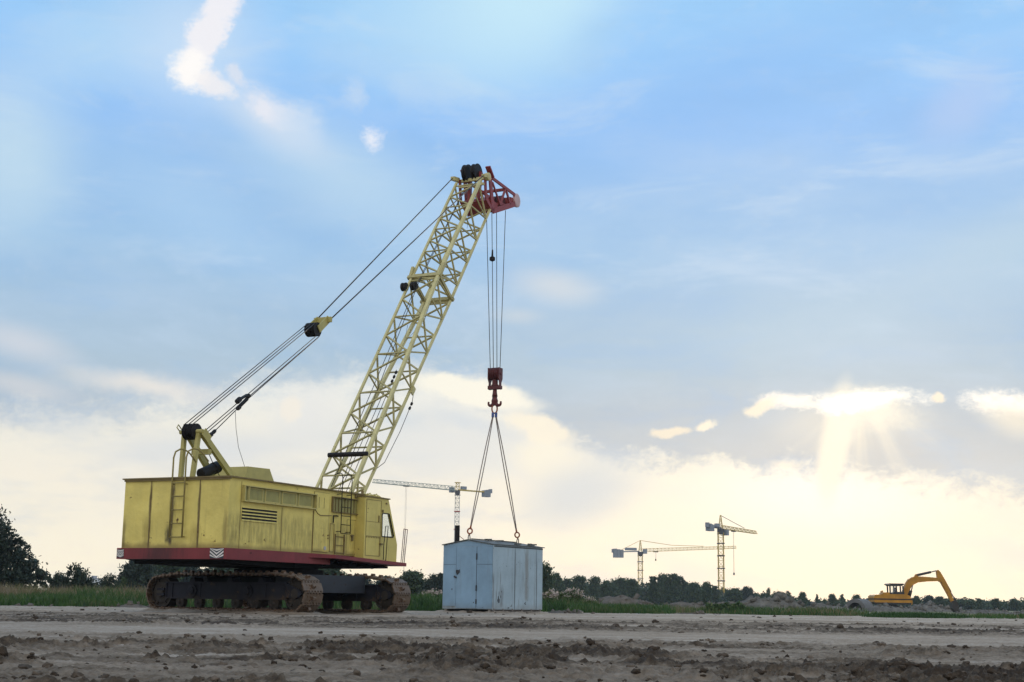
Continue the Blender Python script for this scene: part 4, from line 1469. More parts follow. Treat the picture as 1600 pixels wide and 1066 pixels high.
# --- equalizer block and luffing ropes
EQ = Vector((5.95, WC, 6.78))
dpen = (Vector((15.4, WC, 14.2)) - EQ).normalized()
mb = MB()
for y in (1.49, 1.91):
    mb.beam(EQ + Vector((0, y - WC, 0)) - dpen * 0.08, EQ + Vector((0, (y - WC) * 0.9, 0)) + dpen * 0.60, 0.22, 0.03, (0, 1, 0))
mb.beam(EQ + dpen * 0.55 + Vector((0, -0.3, 0)), EQ + dpen * 0.55 + Vector((0, 0.3, 0)), 0.10, 0.16)
eqb = hp(mb, 'equalizer_block', M['gantry'])
for y in (1.56, 1.65, 1.74, 1.83):
    mb = MB()
    mb.lathe(EQ + Vector((-0.08, y - WC - 0.04, -0.05)), (0, 1, 0), [(0, 0.215), (0.015, 0.215), (0.035, 0.17), (0.06, 0.215), (0.075, 0.215)], 22)
    mb.build('block_sheave', M['black'], eqb)
mb = MB()
up = Vector((-dpen.z, 0, dpen.x))
rr = 0.013
for y in (1.55, 1.69, 1.83):
    mb.tube([Vector((0.44, y, 3.04)) + up * 0.20, EQ + Vector((-0.08, y - WC, -0.05)) + up * 0.20], rr, 6)
for y in (1.52, 1.66):
    mb.tube([Vector((0.60, y, 3.02)) - up * 0.14, EQ + Vector((-0.08, y - WC, -0.05)) - up * 0.22], rr, 6)
mb.tube([Vector((0.98, 1.45, 3.00)), Vector((2.3, 1.50, 3.98)), EQ + Vector((-0.05, -0.18, -0.30))], rr, 6)
hp(mb, 'luffing_rope', M['rope'])
mb = MB()
mb.tube([EQ + dpen * 0.6 + Vector((0, 0.27, 0)), Vector((15.42, 2.30, 14.20))], 0.020, 6)
mb.tube([EQ + dpen * 0.6 + Vector((0, -0.27, 0)), Vector((15.55, 1.08, 14.20))], 0.020, 6)
hp(mb, 'pendant_rope', M['rope'])
mb = MB()
c0 = Vector((0.98, 1.45, 3.00))
for f, s in ((0.0, 0.06), (0.10, 0.05)):
    q = c0 + Vector((1.32, 0.05, 0.98)) * f
    mb.lathe(q, Vector((1.3, 0, 1.0)), [(-0.10, s * 0.5), (-0.05, s), (0.05, s), (0.10, s * 0.5)], 8)
q = Vector((2.25, 1.50, 4.00))
dd = Vector((1.3, 0, 1.0)).normalized()
mb.beam(q - dd * 0.05 + up * 0.13, q + dd * 0.42 + up * 0.05, 0.10, 0.05)
mb.beam(q - dd * 0.12 - up * 0.04, q + dd * 0.36 - up * 0.04, 0.05, 0.09)
mb.lathe(q + up * 0.12, dd, [(-0.14, 0.03), (-0.1, 0.075), (0.06, 0.075), (0.12, 0.03)], 8)
mb.lathe(q + dd * 0.42, dd, [(-0.08, 0.03), (-0.05, 0.065), (0.05, 0.065), (0.08, 0.03)], 8)
mb.lathe(q - dd * 0.12 - up * 0.05, dd, [(-0.1, 0.03), (-0.05, 0.065), (0.05, 0.065), (0.08, 0.03)], 8)
hp(mb, 'rope_clamp', M['black'])
mb = MB()
mb.tube([q - dd * 0.3 - up * 0.05, Vector((2.05, 1.45, 3.3)), Vector((2.2, 1.45, 2.8)), Vector((2.55, 1.45, 2.25))], 0.007, 5)
mb.tube([Vector((1.25, 1.7, 2.55)), Vector((1.5, 1.7, 2.25)), Vector((1.8, 1.7, 1.95))], 0.012, 5)
hp(mb, 'loose_line', M['rope'])

# hoist ropes running down the boom
mb = MB()
for y0, n0, y1, n1 in ((0.45, 0.9, 0.30, 1.05), (-0.1, 0.7, 0.2, 0.9)):
    mb.tube([bp(0.6, y0, n0 * 0.2), bp(TJ - 0.5, y1, 1.1), bp(BL - 0.4, y1 * 0.5, 0.9)], 0.013, 6)
mb.tube([bp(0.9, -0.35, -0.2), bp(7.0, -0.1, -0.1), bp(7.3, -0.08, -0.05)], 0.012, 6)
mb.tube([bp(0.8, -0.1, 0.2), bp(6.3, 0.0, 0.1)], 0.012, 6)
mb.tube([pb - Nn * 0.05, pb - E_ * 0.35 - Nn * 0.20, pb - E_ * 1.6 - Nn * 0.22, pb - E_ * 3.0 - Nn * 0.12, bp(3.2, -1.0, -1.0)], 0.011, 6)
mb.tube([bp(TJ + 1.0, -0.6, 0.6), bp(TJ + 0.2, -0.55, 0.45), bp(TJ - 0.8, -0.45, 0.35), bp(TJ - 2.3, -0.30, 0.2), bp(TJ - 2.9, -0.15, 0.5), bp(TJ - 2.2, 0.0, 0.7)], 0.008, 5)
mb.tube([bp(TJ + 1.2, -0.62, 0.62), bp(TJ - 0.6, -0.5, 0.2), bp(TJ - 1.8, -0.55, 0.0), bp(TJ - 1.7, -0.2, 0.0)], 0.008, 5)
mb.tube([bp(BL - 0.8, 0.0, 0.0), bp(BL - 1.0, -0.02, -0.2) + Vector((0, 0, -0.35)), bp(BL - 1.0, 0.06, -0.25) + Vector((0, 0, -0.55))], 0.007, 5)
hp(mb, 'hoist_rope', M['rope'])
mb = MB()
for q in (bp(7.0, -0.1, -0.1), bp(6.8, -0.1, -0.1), bp(7.2, -0.1, -0.1), pb - E_ * 0.4 - Nn * 0.2, pb - E_ * 0.6 - Nn * 0.2):
    mb.lathe(q, E_, [(-0.06, 0.02), (-0.04, 0.042), (0.04, 0.042), (0.06, 0.02)], 8)
hp(mb, 'rope_grip', M['black'])

# --- hook block
HX, HZ = 18.0, 6.85
mb = MB()
tops = [(17.62, 2.00, 13.55), (17.48, 1.69, 13.35), (17.93, 1.72, 13.55), (18.06, 1.40, 13.55)]
bots = [(HX - 0.10, 1.85, 7.40), (HX - 0.04, 1.75, 7.42), (HX + 0.06, 1.65, 7.42), (HX + 0.10, 1.54, 7.42)]
for a, b in zip(tops, bots):
    mb.tube([a, b], 0.013, 6)
hp(mb, 'hook_rope', M['rope'])
mb = MB()
q = Vector(tops[1]).lerp(Vector(bots[1]), 0.30)
mb.lathe(q, (0, 0, 1), [(-0.10, 0.03), (-0.06, 0.11), (0.05, 0.11), (0.10, 0.04), (0.35, 0.03)], 12)
hp(mb, 'limit_weight', M['black'])
mb = MB()
for y in (1.47, 1.91):
    mb.prism([(HX - 0.16, y - 0.018, 7.42), (HX + 0.16, y - 0.018, 7.42), (HX + 0.16, y - 0.018, 7.02), (HX + 0.07, y - 0.018, 6.86), (HX + 0.07, y - 0.018, 6.60), (HX - 0.07, y - 0.018, 6.60), (HX - 0.07, y - 0.018, 6.86), (HX - 0.16, y - 0.018, 7.02)], (0, 0.036, 0))
mb.beam((HX, 1.43, 6.68), (HX, 1.95, 6.68), 0.20, 0.13)
mb.cyl((HX, 1.42, 7.20), (HX, 1.96, 7.20), 0.05, 12)
mb.lathe((HX, WC, 6.74), (0, 0, 1), [(0, 0.14), (0.05, 0.14), (0.06, 0.11), (0.24, 0.11)], 16)
hk = hp(mb, 'hook_block', M['red_hook'])
for y in (1.54, 1.64, 1.74, 1.84):
    mb = MB()
    mb.lathe((HX, y - 0.04, 7.20), (0, 1, 0), [(0, 0.24), (0.02, 0.24), (0.04, 0.20), (0.06, 0.24), (0.08, 0.24)], 24)
    mb.build('block_sheave', M['red_hook'], hk)
# the double hook
mb = MB()
mb.tube([(HX, WC, 6.66), (HX, WC, 6.45), (HX, WC, 6.34)], [0.07, 0.09, 0.11], 12)
for s in (-1, 1):
    path = [(HX, WC, 6.32)]
    rad = [0.10]
    for k in range(9):
        a = math.pi / 2 + k * (math.pi * 1.25) / 8
        path.append((HX, WC + s * (0.13 + 0.13 * math.cos(math.pi - (k / 8) * math.pi * 1.1) * 1.0), 6.22 - 0.22 * math.sin(k / 8 * math.pi * 0.9)))
        rad.append(0.085 - 0.05 * (k / 8))
    mb.tube(path, rad, 10)
mb.lathe((HX, WC, 6.02), (0, 0, 1), [(-0.02, 0.05), (0.0, 0.11), (0.16, 0.13), (0.30, 0.08)], 12)
mb.build('hook', M['red_hook'], hk)


# ------------------------------------------------------------------ metal box and its sling
def house_to_world(p):
    return ROOT + (HM @ Vector(p))


HOOKW = house_to_world((HX, WC, 5.98))
AL = R(35)
BA, BB = 2.22, 3.16
K = Vector((-0.545, 50.9, 0.0))                      # nearest corner
bx = Vector((math.sin(AL), math.cos(AL), 0))       # along the right face, receding
by = Vector((-math.cos(AL), math.sin(AL), 0))      # along the left face, receding
BM_ = Matrix(((bx.x, by.x, 0, 0), (bx.y, by.y, 0, 0), (0, 0, 1, 0), (0, 0, 0, 1)))
box = empty('metal_site_box', K, 'pale blue sheet metal site box with gabled roof and stovepipe, under the crane hook', 'site box')
box.rotation_euler = BM_.to_euler()
Z0, ZE, ZR = 0.115, 2.37, 2.54
mb = MB()
mb.prism([(0, 0, Z0), (0, BA, Z0), (0, BA, ZE), (0, BA / 2, ZR), (0, 0, ZE)], (BB, 0, 0))
walls = mb.build('box_wall', M['metalbox'], box)
# gable end cladding, bluer
mb = MB()
mb.prism([(-0.012, 0.02, Z0 + 0.02), (-0.012, 0.70, Z0 + 0.02), (-0.012, 0.70, ZE - 0.06), (-0.012, 0.02, ZE - 0.06)], (0.011, 0, 0))
mb.prism([(-0.012, 1.62, Z0 + 0.10), (-0.012, BA - 0.02, Z0 + 0.10), (-0.012, BA - 0.02, ZE - 0.06), (-0.012, 1.62, ZE - 0.06)], (0.011, 0, 0))
mb.prism([(-0.010, 0.02, ZE - 0.055), (-0.010, BA - 0.02, ZE - 0.055), (-0.010, BA - 0.02, ZE - 0.02), (-0.010, BA / 2, ZR - 0.03), (-0.010, 0.02, ZE - 0.02)], (0.009, 0, 0))
mb.build('gable_cladding', M['metalbox_door'], box)
mb = MB()
mb.box(-0.022, -0.001, 0.715, 1.60, Z0 + 0.03, ZE - 0.07)
door = mb.build('door', M['metalbox_door'], box)
mb = MB()
mb.box(-0.016, -0.0005, 0.70, 0.715, Z0 + 0.02, ZE - 0.06)
for z, dz in ((1.85, 0.22), (0.75, 0.2), (0.3, 0.16)):
    mb.box(-0.045, -0.012, 0.685, 0.72, z, z + dz)
mb.build('hinge', M['metalbox_dark'], door)
mb = MB()
mb.beam((-0.035, 1.45, 1.44), (-0.035, 1.60, 1.40), 0.025, 0.09)
mb.box(-0.05, -0.022, 1.52, 1.60, 1.44, 1.49)
mb.beam((-0.035, 1.58, 1.21), (-0.035, 1.70, 1.26), 0.02, 0.06)
mb.tube([(-0.03, 1.46, 1.50), (-0.03, 1.50, 1.38), (-0.03, 1.56, 1.33)], 0.02, 6)
mb.build('padlock_hasp', M['metalbox_dark'], door)
# seams, angle irons and rivets
mb = MB()
mb.box(0.0, BB, -0.012, 0.0, ZE - 0.06, ZE - 0.03)
mb.build('wall_seam', M['metalbox_dark'], walls)
MB().box(-0.017, -0.001, 1.63, 2.19, 1.68, 1.690).build('wall_seam', M['metalbox_dark'], walls)
MB().box(-0.017, -0.001, 0.02, 0.69, 1.68, 1.690).build('wall_seam', M['metalbox_dark'], walls)
for x in (1.35, 2.75):
    MB().box(x - 0.005, x + 0.005, -0.005, 0.0, Z0, ZE - 0.065).build('wall_seam', M['metalbox_dark'], walls)
mb = MB()
mb.box(-0.02, 0.03, -0.02, 0.0, Z0 - 0.02, ZE - 0.02)
mb.build('corner_angle', M['metalbox'], walls)
mb = MB()
pl = [(0.35, 0.35, 0.10, 0.34), (0.42, 0.30, 0.05, 0.22), (0.50, 0.45, 0.04, 0.12), (0.31, 0.32, 0.03, 0.12), (0.39, 0.55, 0.03, 0.2), (0.55, 0.62, 0.02, 0.10)]
for x, z, w_, h_ in pl:
    n = 9
    mb.prism([(x + w_ * 0.5 * math.cos(k * 2 * math.pi / n) * random.uniform(0.5, 1.1), -0.004, z + Z0 + h_ * 0.5 * math.sin(k * 2 * math.pi / n) * random.uniform(0.6, 1.1)) for k in range(n)], (0, 0.0038, 0))
mb.build('scraped_patch', M['metalbox_dark'], walls)
# roof
mb = MB()
ov = 0.05
for s in (0, 1):
    y0, y1 = (-ov, BA / 2) if s == 0 else (BA + ov, BA / 2)
    ze = ZE + 0.01 - ov * (ZR - ZE) / (BA / 2)
    mb.prism([(-0.06, y0, ze), (BB + 0.08, y0, ze), (BB + 0.08, y1, ZR + 0.012), (-0.06, y1, ZR + 0.012)], (0, 0, 0.026))
roof = mb.build('roof', M['boxroof'], box)
mb = MB()
mb.beam((0.2, BA / 2, ZR + 0.06), (BB - 0.2, BA / 2, ZR + 0.055), 0.10, 0.03)
for x, y in ((0.5, 0.7), (1.6, 0.15), (2.3, 0.05), (1.1, 0.6), (2.75, 0.25)):
    mb.beam((x, y, ZE + 0.06 + y * 0.22), (x + 0.35, y + 0.04, ZE + 0.075 + y * 0.22), 0.12, 0.05)
mb.box(2.35, 2.48, 0.02, 0.14, ZE + 0.04, ZE + 0.14)
mb.build('roof_debris', M['boxroof'], roof)
mb = MB()
mb.lathe((0.35, 1.88, ZE - 0.03), (0, 0, 1), [(0, 0.09), (0.76, 0.09), (0.76, 0.08)], 18)
mb.lathe((0.35, 1.88, ZE + 0.04), (0, 0, 1), [(0, 0.14), (0.05, 0.13), (0.09, 0.095)], 18)
mb.build('stovepipe', M['black'], box)
mb = MB()
mb.tube([(0.35, 1.80, ZE + 0.36), (0.36, 1.62, ZE + 0.24), (0.37, 1.50, ZE + 0.16)], 0.012, 6)
mb.build('pipe_stay', M['sling_hook'], box)
# lifting lugs
for x in (0.04, BB - 0.04):
    mb = MB()
    for s in (-0.04, 0.04):
        mb.tube([(x, BA / 2 + s, ZR - 0.05), (x, BA / 2 + s, ZR + 0.12), (x, BA / 2 + s * 0.4, ZR + 0.20)], 0.018, 6)
    mb.build('lifting_lug', M['black'], box)
# skids
mb = MB()
for y in (0.10, BA - 0.18):
    mb.box(0.02, BB - 0.02, y, y + 0.10, 0.0, Z0)
for x in (0.06, 0.62, 1.2, 1.8, 2.4, 3.0):
    mb.box(x, x + 0.07, -0.03, BA, -0.05, 0.02)
    mb.box(x, x + 0.05, -0.02, 0.0, -0.01, Z0 + 0.03)
mb.build('skid_frame', M['skid'], box)

# sling
sl = empty('wire_rope_sling', HOOKW, 'two legged wire rope sling hanging from the red hook down to the blue box roof', 'sling')


def sp(p):
    return Vector(p) - HOOKW


mb = MB()
ring = []
for k in range(16):
    a = 2 * math.pi * k / 16
    ring.append(Vector((0.10 * math.cos(a), 0.0, -0.10 + 0.17 * math.sin(a))))
mb.tube(ring, 0.03, 8, closed=True)
mb.build('master_ring', M['sling_hook'], sl)
mb = MB()
mb.box(-0.11, -0.01, -0.05, 0.05, -0.42, -0.25)
mb.box(0.01, 0.11, -0.05, 0.05, -0.42, -0.25)
mb.build('thimble', M['blue_thimble'], sl)
for x in (0.04, BB - 0.04):
    e = K + bx * x + by * (BA / 2) + Vector((0, 0, ZR + 0.20))
    e = sp(e)
    s0 = Vector((math.copysign(0.06, e.x), 0, -0.40))
    d = (e - s0).normalized()
    he = e - d * 0.34
    mb = MB()
    side = d.cross(Vector((0, 1, 0))).normalized()
    # two laid ropes with a twist
    for s in (-1, 1):
        path = []
        for k in range(41):
            f = k / 40
            p_ = s0.lerp(he, f)
            path.append(p_ + side * (s * (0.035 * math.sin(math.pi * min(f * 1.0, 1)) + 0.012)) + Vector((0, 0.012 * math.sin(f * 60 + s), 0)))
        mb.tube(path, 0.019, 6)
    mb.build('sling_leg', M['sling'], sl)
    mb = MB()
    mb.tube([he - d * 0.02, he + d * 0.10], [0.03, 0.035], 8)
    rg = []
    c = he + d * 0.20
    for k in range(14):
        a = 2 * math.pi * k / 14
        rg.append(c + side * (0.085 * math.cos(a)) + d * (0.10 * math.sin(a)))
    mb.tube(rg, 0.028, 8, closed=True)
    mb.tube([he + d * 0.29, he + d * 0.36], 0.022, 8)
    mb.build('sling_hook', M['sling_hook'], sl)


# ------------------------------------------------------------------ tower cranes
def lattice(mb, p0, p1, w0, w1, n, chord, lace, up=(0, 0, 1), tri=False, mi=0):
    """square (or triangular) lattice member from p0 to p1"""
    p0, p1 = Vector(p0), Vector(p1)
    d = (p1 - p0).normalized()
    u = Vector(up)
    a = d.cross(u)
    if a.length < 1e-3:
        a = Vector((1, 0, 0))
    a.normalize()
    b = a.cross(d).normalized()
    cs = [(-1, -1), (1, -1), (1, 1), (-1, 1)] if not tri else [(-1, -1), (1, -1), (0, 1)]

    def P(t, c):
        w = w0 + (w1 - w0) * t
        return p0.lerp(p1, t) + a * (c[0] * w / 2) + b * (c[1] * w / 2)
    for c in cs:
        mb.beam(P(0, c), P(1, c), chord, chord, u if abs(d.dot(u)) < 0.9 else (0, 1, 0), mi)
    for k in range(n):
        t0, t1 = k / n, (k + 1) / n
        for i in range(len(cs)):
            c, e = cs[i], cs[(i + 1) % len(cs)]
            if k % 2:
                c, e = e, c
            mb.beam(P(t0, c), P(t1, e), lace, lace, (0.3, 0.9, 0.2), mi)
            mb.beam(P(t1, c), P(t1, e), lace, lace, (0.3, 0.9, 0.2), mi)


def tower_crane(label, x, Y, H, jib_dir, jib_len, jib_rise, cj_len, apex, mast_w, mats, group, jib_w=1.3, flat_top=False, mat_cj=None, weight_drop=1.8, cab_low=False, stay_back=True, rope_t=0.1, rope_len=22, wsc=1.0):
    """H: height of the jib foot; jib_dir: unit vector of the jib on the ground"""
    rt = empty('tower_crane', (x, Y, 0), label, 'tower crane', group)
    yel, dk, gr = mats
    mb = MB()
    lattice(mb, (0, 0, -0.3), (0, 0, H - 1.2), mast_w, mast_w, int((H) / (mast_w * 1.1)), 0.19, 0.11)
    mast = mb.build('mast', yel, rt)
    mb = MB()
    for k in range(1, 6):
        z = H * k / 6.2
        s = mast_w * 0.62
        for a, b in (((-s, -s), (s, -s)), ((s, -s), (s, s)), ((s, s), (-s, s)), ((-s, s), (-s, -s))):
            mb.beam((a[0], a[1], z), (b[0], b[1], z), 0.22, 0.3)
    mb.build('mast_collar', dk if not flat_top else M['tc_red'], mast)
    jd = Vector(jib_dir).normalized()
    sd = Vector((-jd.y, jd.x, 0))
    mb = MB()
    w = mast_w * 0.6
    mb.box(-w, w, -w, w, H - 1.3, H - 0.1)
    mb.lathe((0, 0, H - 1.9), (0, 0, 1), [(0, w * 1.25), (0.15, w * 1.25), (0.15, w * 1.0), (0.6, w)], 16)
    mb.build('slewing_unit', dk, rt)
    mb = MB()
    e = jd * jib_len + Vector((0, 0, H + jib_rise + 0.4))
    lattice(mb, jd * 0.9 + Vector((0, 0, H + 0.55)), e, jib_w, jib_w * 0.8, int(jib_len / 1.6), 0.17, 0.09, tri=True)
    jib = mb.build('jib', yel if not flat_top else M['tc_green'], rt)
    mb = MB()
    ce = -jd * cj_len + Vector((0, 0, H + 0.2 - jib_rise * 0.25))
    for s in (-0.5, 0.5):
        mb.beam(-jd * 0.5 + sd * s + Vector((0, 0, H + 0.1)), ce + sd * s, 0.28, 0.45)
    for k in range(8):
        f = k / 7
        c = (-jd * 0.5 + Vector((0, 0, H + 0.1))).lerp(ce, f)
        mb.beam(c - sd * 0.5, c + sd * 0.5, 0.14, 0.14)
    cj = mb.build('counter_jib', mat_cj or yel, rt)
    mb = MB()
    rot = Matrix.Translation(ce) @ Matrix.Rotation(math.atan2(jd.y, jd.x), 4, 'Z')
    for k in range(3):
        mb.box((-0.6 + k * 0.95) * wsc, (0.28 + k * 0.95) * wsc, -0.95 * wsc, 0.95 * wsc, -weight_drop * wsc, (0.9 - 0.15 * k) * wsc, 0, rot)
    mb.box(-1.6, -0.7, -0.6, 0.6, -0.3, 1.2, 0, rot)
    mb.build('counterweight', gr, rt)
    mb = MB()
    rot2 = Matrix.Rotation(math.atan2(jd.y, jd.x), 4, 'Z')
    zc = H - 2.2 if cab_low else H - 0.9
    mb.box(0.9, 2.5, -1.9, -0.5, zc, zc + 1.9, 0, rot2)
    mb.box(0.9, 2.1, -0.5, 0.4, zc, zc + 0.2, 0, rot2)
    cb = mb.build('operator_cabin', gr, rt)
    mb = MB()
    mb.box(-3.8 - (wsc - 1) * 6, -1.6, -0.5, 0.5, H + 0.4, H + 1.5, 0, rot2)
    mb.build('winch_house', gr, rt)
    if not flat_top:
        mb = MB()
        lattice(mb, (0, 0, H), (0, 0, H + apex), mast_w * 0.75, 0.25, 5, 0.18, 0.1)
        mb.build('apex_tower', yel, rt)
        mb = MB()
        top = Vector((0, 0, H + apex))
        mb.tube([top, jd * jib_len * 0.33 + Vector((0, 0, H + apex * 0.62)), jd * jib_len * 0.66 + Vector((0, 0, H + jib_rise * 0.66 + 1.3))], 0.10, 6)
        if stay_back:
            mb.tube([top, ce + jd * 2.0 + Vector((0, 0, 0.7))], 0.09, 6)
        mb.build('tie_rod', dk if not stay_back else yel, rt)
    else:
        mb = MB()
        lattice(mb, (0, 0, H - 0.1), (0, 0, H + apex), mast_w * 0.9, mast_w * 0.7, 2, 0.2, 0.12)
        mb.box(-1.1, 1.1, -0.7, 0.7, H + apex, H + apex + 0.25)
        mb.build('apex_tower', M['tc_yellow'], rt)
    mb = MB()
    c = jd * (jib_len * rope_t) + Vector((0, 0, H + jib_rise * rope_t - 0.25))
    mb.beam(c - jd * 1.0, c + jd * 1.0, 0.9, 0.5)
    tr = mb.build('trolley', dk, rt)
    mb = MB()
    for s in (-0.25, 0.25):
        mb.tube([c + jd * s, c + jd * (s * 0.4) - Vector((0, 0, rope_len))], 0.035, 5)
    mb.lathe(c - Vector((0, 0, rope_len + 0.9)), (0, 0, 1), [(0, 0.1), (0.3, 0.3), (0.9, 0.25)], 8)
    mb.build('hoist_line', dk, rt)
    return rt


G_TC = 'tower cranes on the far building sites'


def tc_pos(px, py_jib, Y):
    p = at(px, py_jib, Y)
    return p.x, p.z


Y1 = 520.0
x1, h1 = tc_pos(715, 766, Y1)
jl = at(590, 747, Y1)
tower_crane('flat topped tower crane with green grey jib and pale mast seen behind the blue box', x1, Y1, h1, (-1, -0.80, 0), (x1 - jl.x) * 1.25, 0.6, 14.0, 2.6, 1.55,
            (M['tc_white'], M['tc_dark'], M['tc_grey']), G_TC, jib_w=1.5, flat_top=True, mat_cj=M['tc_yellow'], rope_t=0.62, rope_len=30)
Y2 = 600.0
x2, h2 = tc_pos(1000.5, 862, Y2)
tower_crane('lower yellow tower crane with long level jib and grey counterweight at far left', x2, Y2, h2, (1, 0.12, 0), 41.0, 2.2, 10.5, 4.6, 1.75,
            (M['tc_yellow'], M['tc_dark'], M['tc_grey']), G_TC, jib_w=1.25, mat_cj=M['tc_grey'], weight_drop=1.6, rope_t=0.16, rope_len=3, wsc=1.45)
Y3 = 480.0
x3, h3 = tc_pos(1126, 826, Y3)
tower_crane('tallest yellow tower crane with pointed apex and short drooping jib', x3, Y3, h3, (0.55, 0.83, 0), 29.0, -0.3, 9.0, 4.4, 1.75,
            (M['tc_yellow'], M['tc_dark'], M['tc_grey']), G_TC, jib_w=1.2, mat_cj=M['tc_dark'], weight_drop=1.5, cab_low=True, stay_back=False, rope_t=0.35, rope_len=14)


# ------------------------------------------------------------------ excavator
def build_excavator():
    Y = 165.0
    px0 = 1300 + 487 * 0.1875
    x0 = at(px0, 950, Y).x
    u = 0.1875 / FPX * Y * 1.0
    rt = empty('excavator', (x0, Y, 0.0), 'orange yellow crawler excavator with folded down arm digging in the rubble', 'excavator')

    def q(a, b, y=0.0):
        return Vector(((a - 487) * u, y, (452 - b) * u))
    mb = MB()
    # house: rounded slab
    prof_ = [(330, 335), (345, 322), (420, 316), (600, 316), (625, 330), (645, 372), (640, 398), (350, 398), (332, 380)]
    mb.prism([q(a, b, -1.35) for a, b in prof_], (0, 2.7, 0))
    ho = mb.build('excavator_house', M['exc'], rt)
    mb = MB()
    mb.prism([q(a, b, -1.38) for a, b in ((326, 352), (640, 352), (644, 362), (327, 362))], (0, 2.76, 0))
    mb.prism([q(a, b, -1.37) for a, b in ((330, 384), (636, 384), (630, 399), (345, 399))], (0, 2.74, 0))
    mb.build('dark_band', M['excd'], ho)
    mb = MB()
    mb.prism([q(a, b, -1.32) for a, b in ((400, 316), (460, 316), (460, 303), (410, 303))], (0, 1.6, 0))
    mb.beam(q(430, 303, 0.4), q(424, 290, 0.4), 0.25, 0.25)
    mb.build('engine_cover', M['exc'], ho)
    # cab as posts, panes and roof guard
    mb = MB()
    for a in (466, 518, 572):
        for y in (-1.25, -0.15):
            mb.beam(q(a, 318, y), q(a - 2, 250, y), 0.14, 0.14)
    mb.prism([q(a, b, -1.30) for a, b in ((462, 318), (580, 318), (580, 300), (520, 296), (462, 306))], (0, 1.2, 0))
    mb.prism([q(a, b, -1.40) for a, b in ((440, 236), (455, 230), (575, 230), (578, 238), (560, 250), (462, 252))], (0, 1.45, 0))
    mb.prism([q(a, b, -0.9) for a, b in ((500, 318), (520, 318), (520, 262), (505, 262))], (0, 0.5, 0))
    cab_ = mb.build('excavator_cab', M['excd'], rt)
    mb = MB()
    mb.prism([q(a, b, -1.22) for a, b in ((468, 306), (516, 300), (516, 252), (468, 252))], (0, 0.02, 0))
    mb.build('cab_window', M['glass'], cab_)
    mb = MB()
    mb.prism([q(a, b, -1.41) for a, b in ((440, 238), (446, 232), (470, 238), (452, 246))], (0, 1.46, 0))
    mb.build('roof_guard', M['steel'], cab_)
    # undercarriage
    for y in (-1.45, 0.75):
        mb = MB()
        prof2 = [(345, 448), (330, 432), (345, 414), (600, 414), (618, 430), (604, 448)]
        mb.prism([q(a, b, y) for a, b in prof2], (0, 0.7, 0))
        tr = mb.build('excavator_track', M['excd'], rt)
        mb = MB()
        for k in range(7):
            c = q(362 + k * 37, 438, y - 0.03)
            mb.lathe(c, (0, 1, 0), [(0, 0.10), (0.03, 0.16), (0.1, 0.16)], 12)
        mb.build('track_roller', M['wheel'], tr)
    mb = MB()
    mb.lathe(q(487, 420), (0, 0, 1), [(0, 0.8), (0.35, 0.8)], 24)
    mb.box(-1.2, 1.2, -0.8, 0.8, 0.25, 0.6)
    mb.build('turntable', M['excd'], rt)
    # boom, stick, bucket
    mb = MB()
    bpoly = [(575, 318), (590, 290), (612, 232), (640, 192), (675, 172), (715, 168), (800, 172), (885, 178), (898, 190), (885, 204), (800, 208), (715, 218), (680, 236), (650, 268), (625, 318)]
    mb.prism([q(a, b, -0.28) for a, b in bpoly], (0, 0.56, 0))
    mb.prism([q(a, b, -0.12) for a, b in ((690, 172), (700, 152), (715, 152), (722, 170))], (0, 0.24, 0))
    mb.build('excavator_boom', M['exc'], rt)
    mb = MB()
    spoly = [(872, 118), (886, 112), (905, 130), (950, 210), (985, 300), (1010, 372), (990, 382), (955, 310), (905, 215), (880, 200)]
    mb.prism([q(a, b, -0.2) for a, b in spoly], (0, 0.4, 0))
    mb.build('excavator_stick', M['exc'], rt)
    mb = MB()
    mb.prism([q(a, b, -0.55) for a, b in ((985, 365), (1012, 358), (1030, 380), (1036, 420), (1050, 458), (1010, 452), (990, 425))], (0, 1.1, 0))
    for y in (-0.5, -0.2, 0.1, 0.4):
        mb.prism([q(a, b, y) for a, b in ((1040, 440), (1055, 470), (1036, 455))], (0, 0.12, 0))
    mb.beam(q(1005, 355), q(1030, 352), 0.2, 0.35)
    mb.build('bucket', M['excd'], rt)
    for a, b, r_ in ((q(708, 160), q(828, 132), 0.14), (q(935, 195), q(985, 290), 0.13), (q(640, 335, -0.42), q(655, 285, -0.42), 0.13), (q(640, 335, 0.42), q(655, 285, 0.42), 0.13)):
        MB().tube([a, b], r_, 10).build('ram_barrel', M['excd'], rt)
    for a, b in ((q(828, 132), q(876, 119)), (q(985, 290), q(1022, 355)), (q(655, 285, -0.42), q(668, 242, -0.42)), (q(655, 285, 0.42), q(668, 242, 0.42))):
        MB().tube([a, b], 0.07, 10).build('ram_rod', M['steel'], rt)


build_excavator()


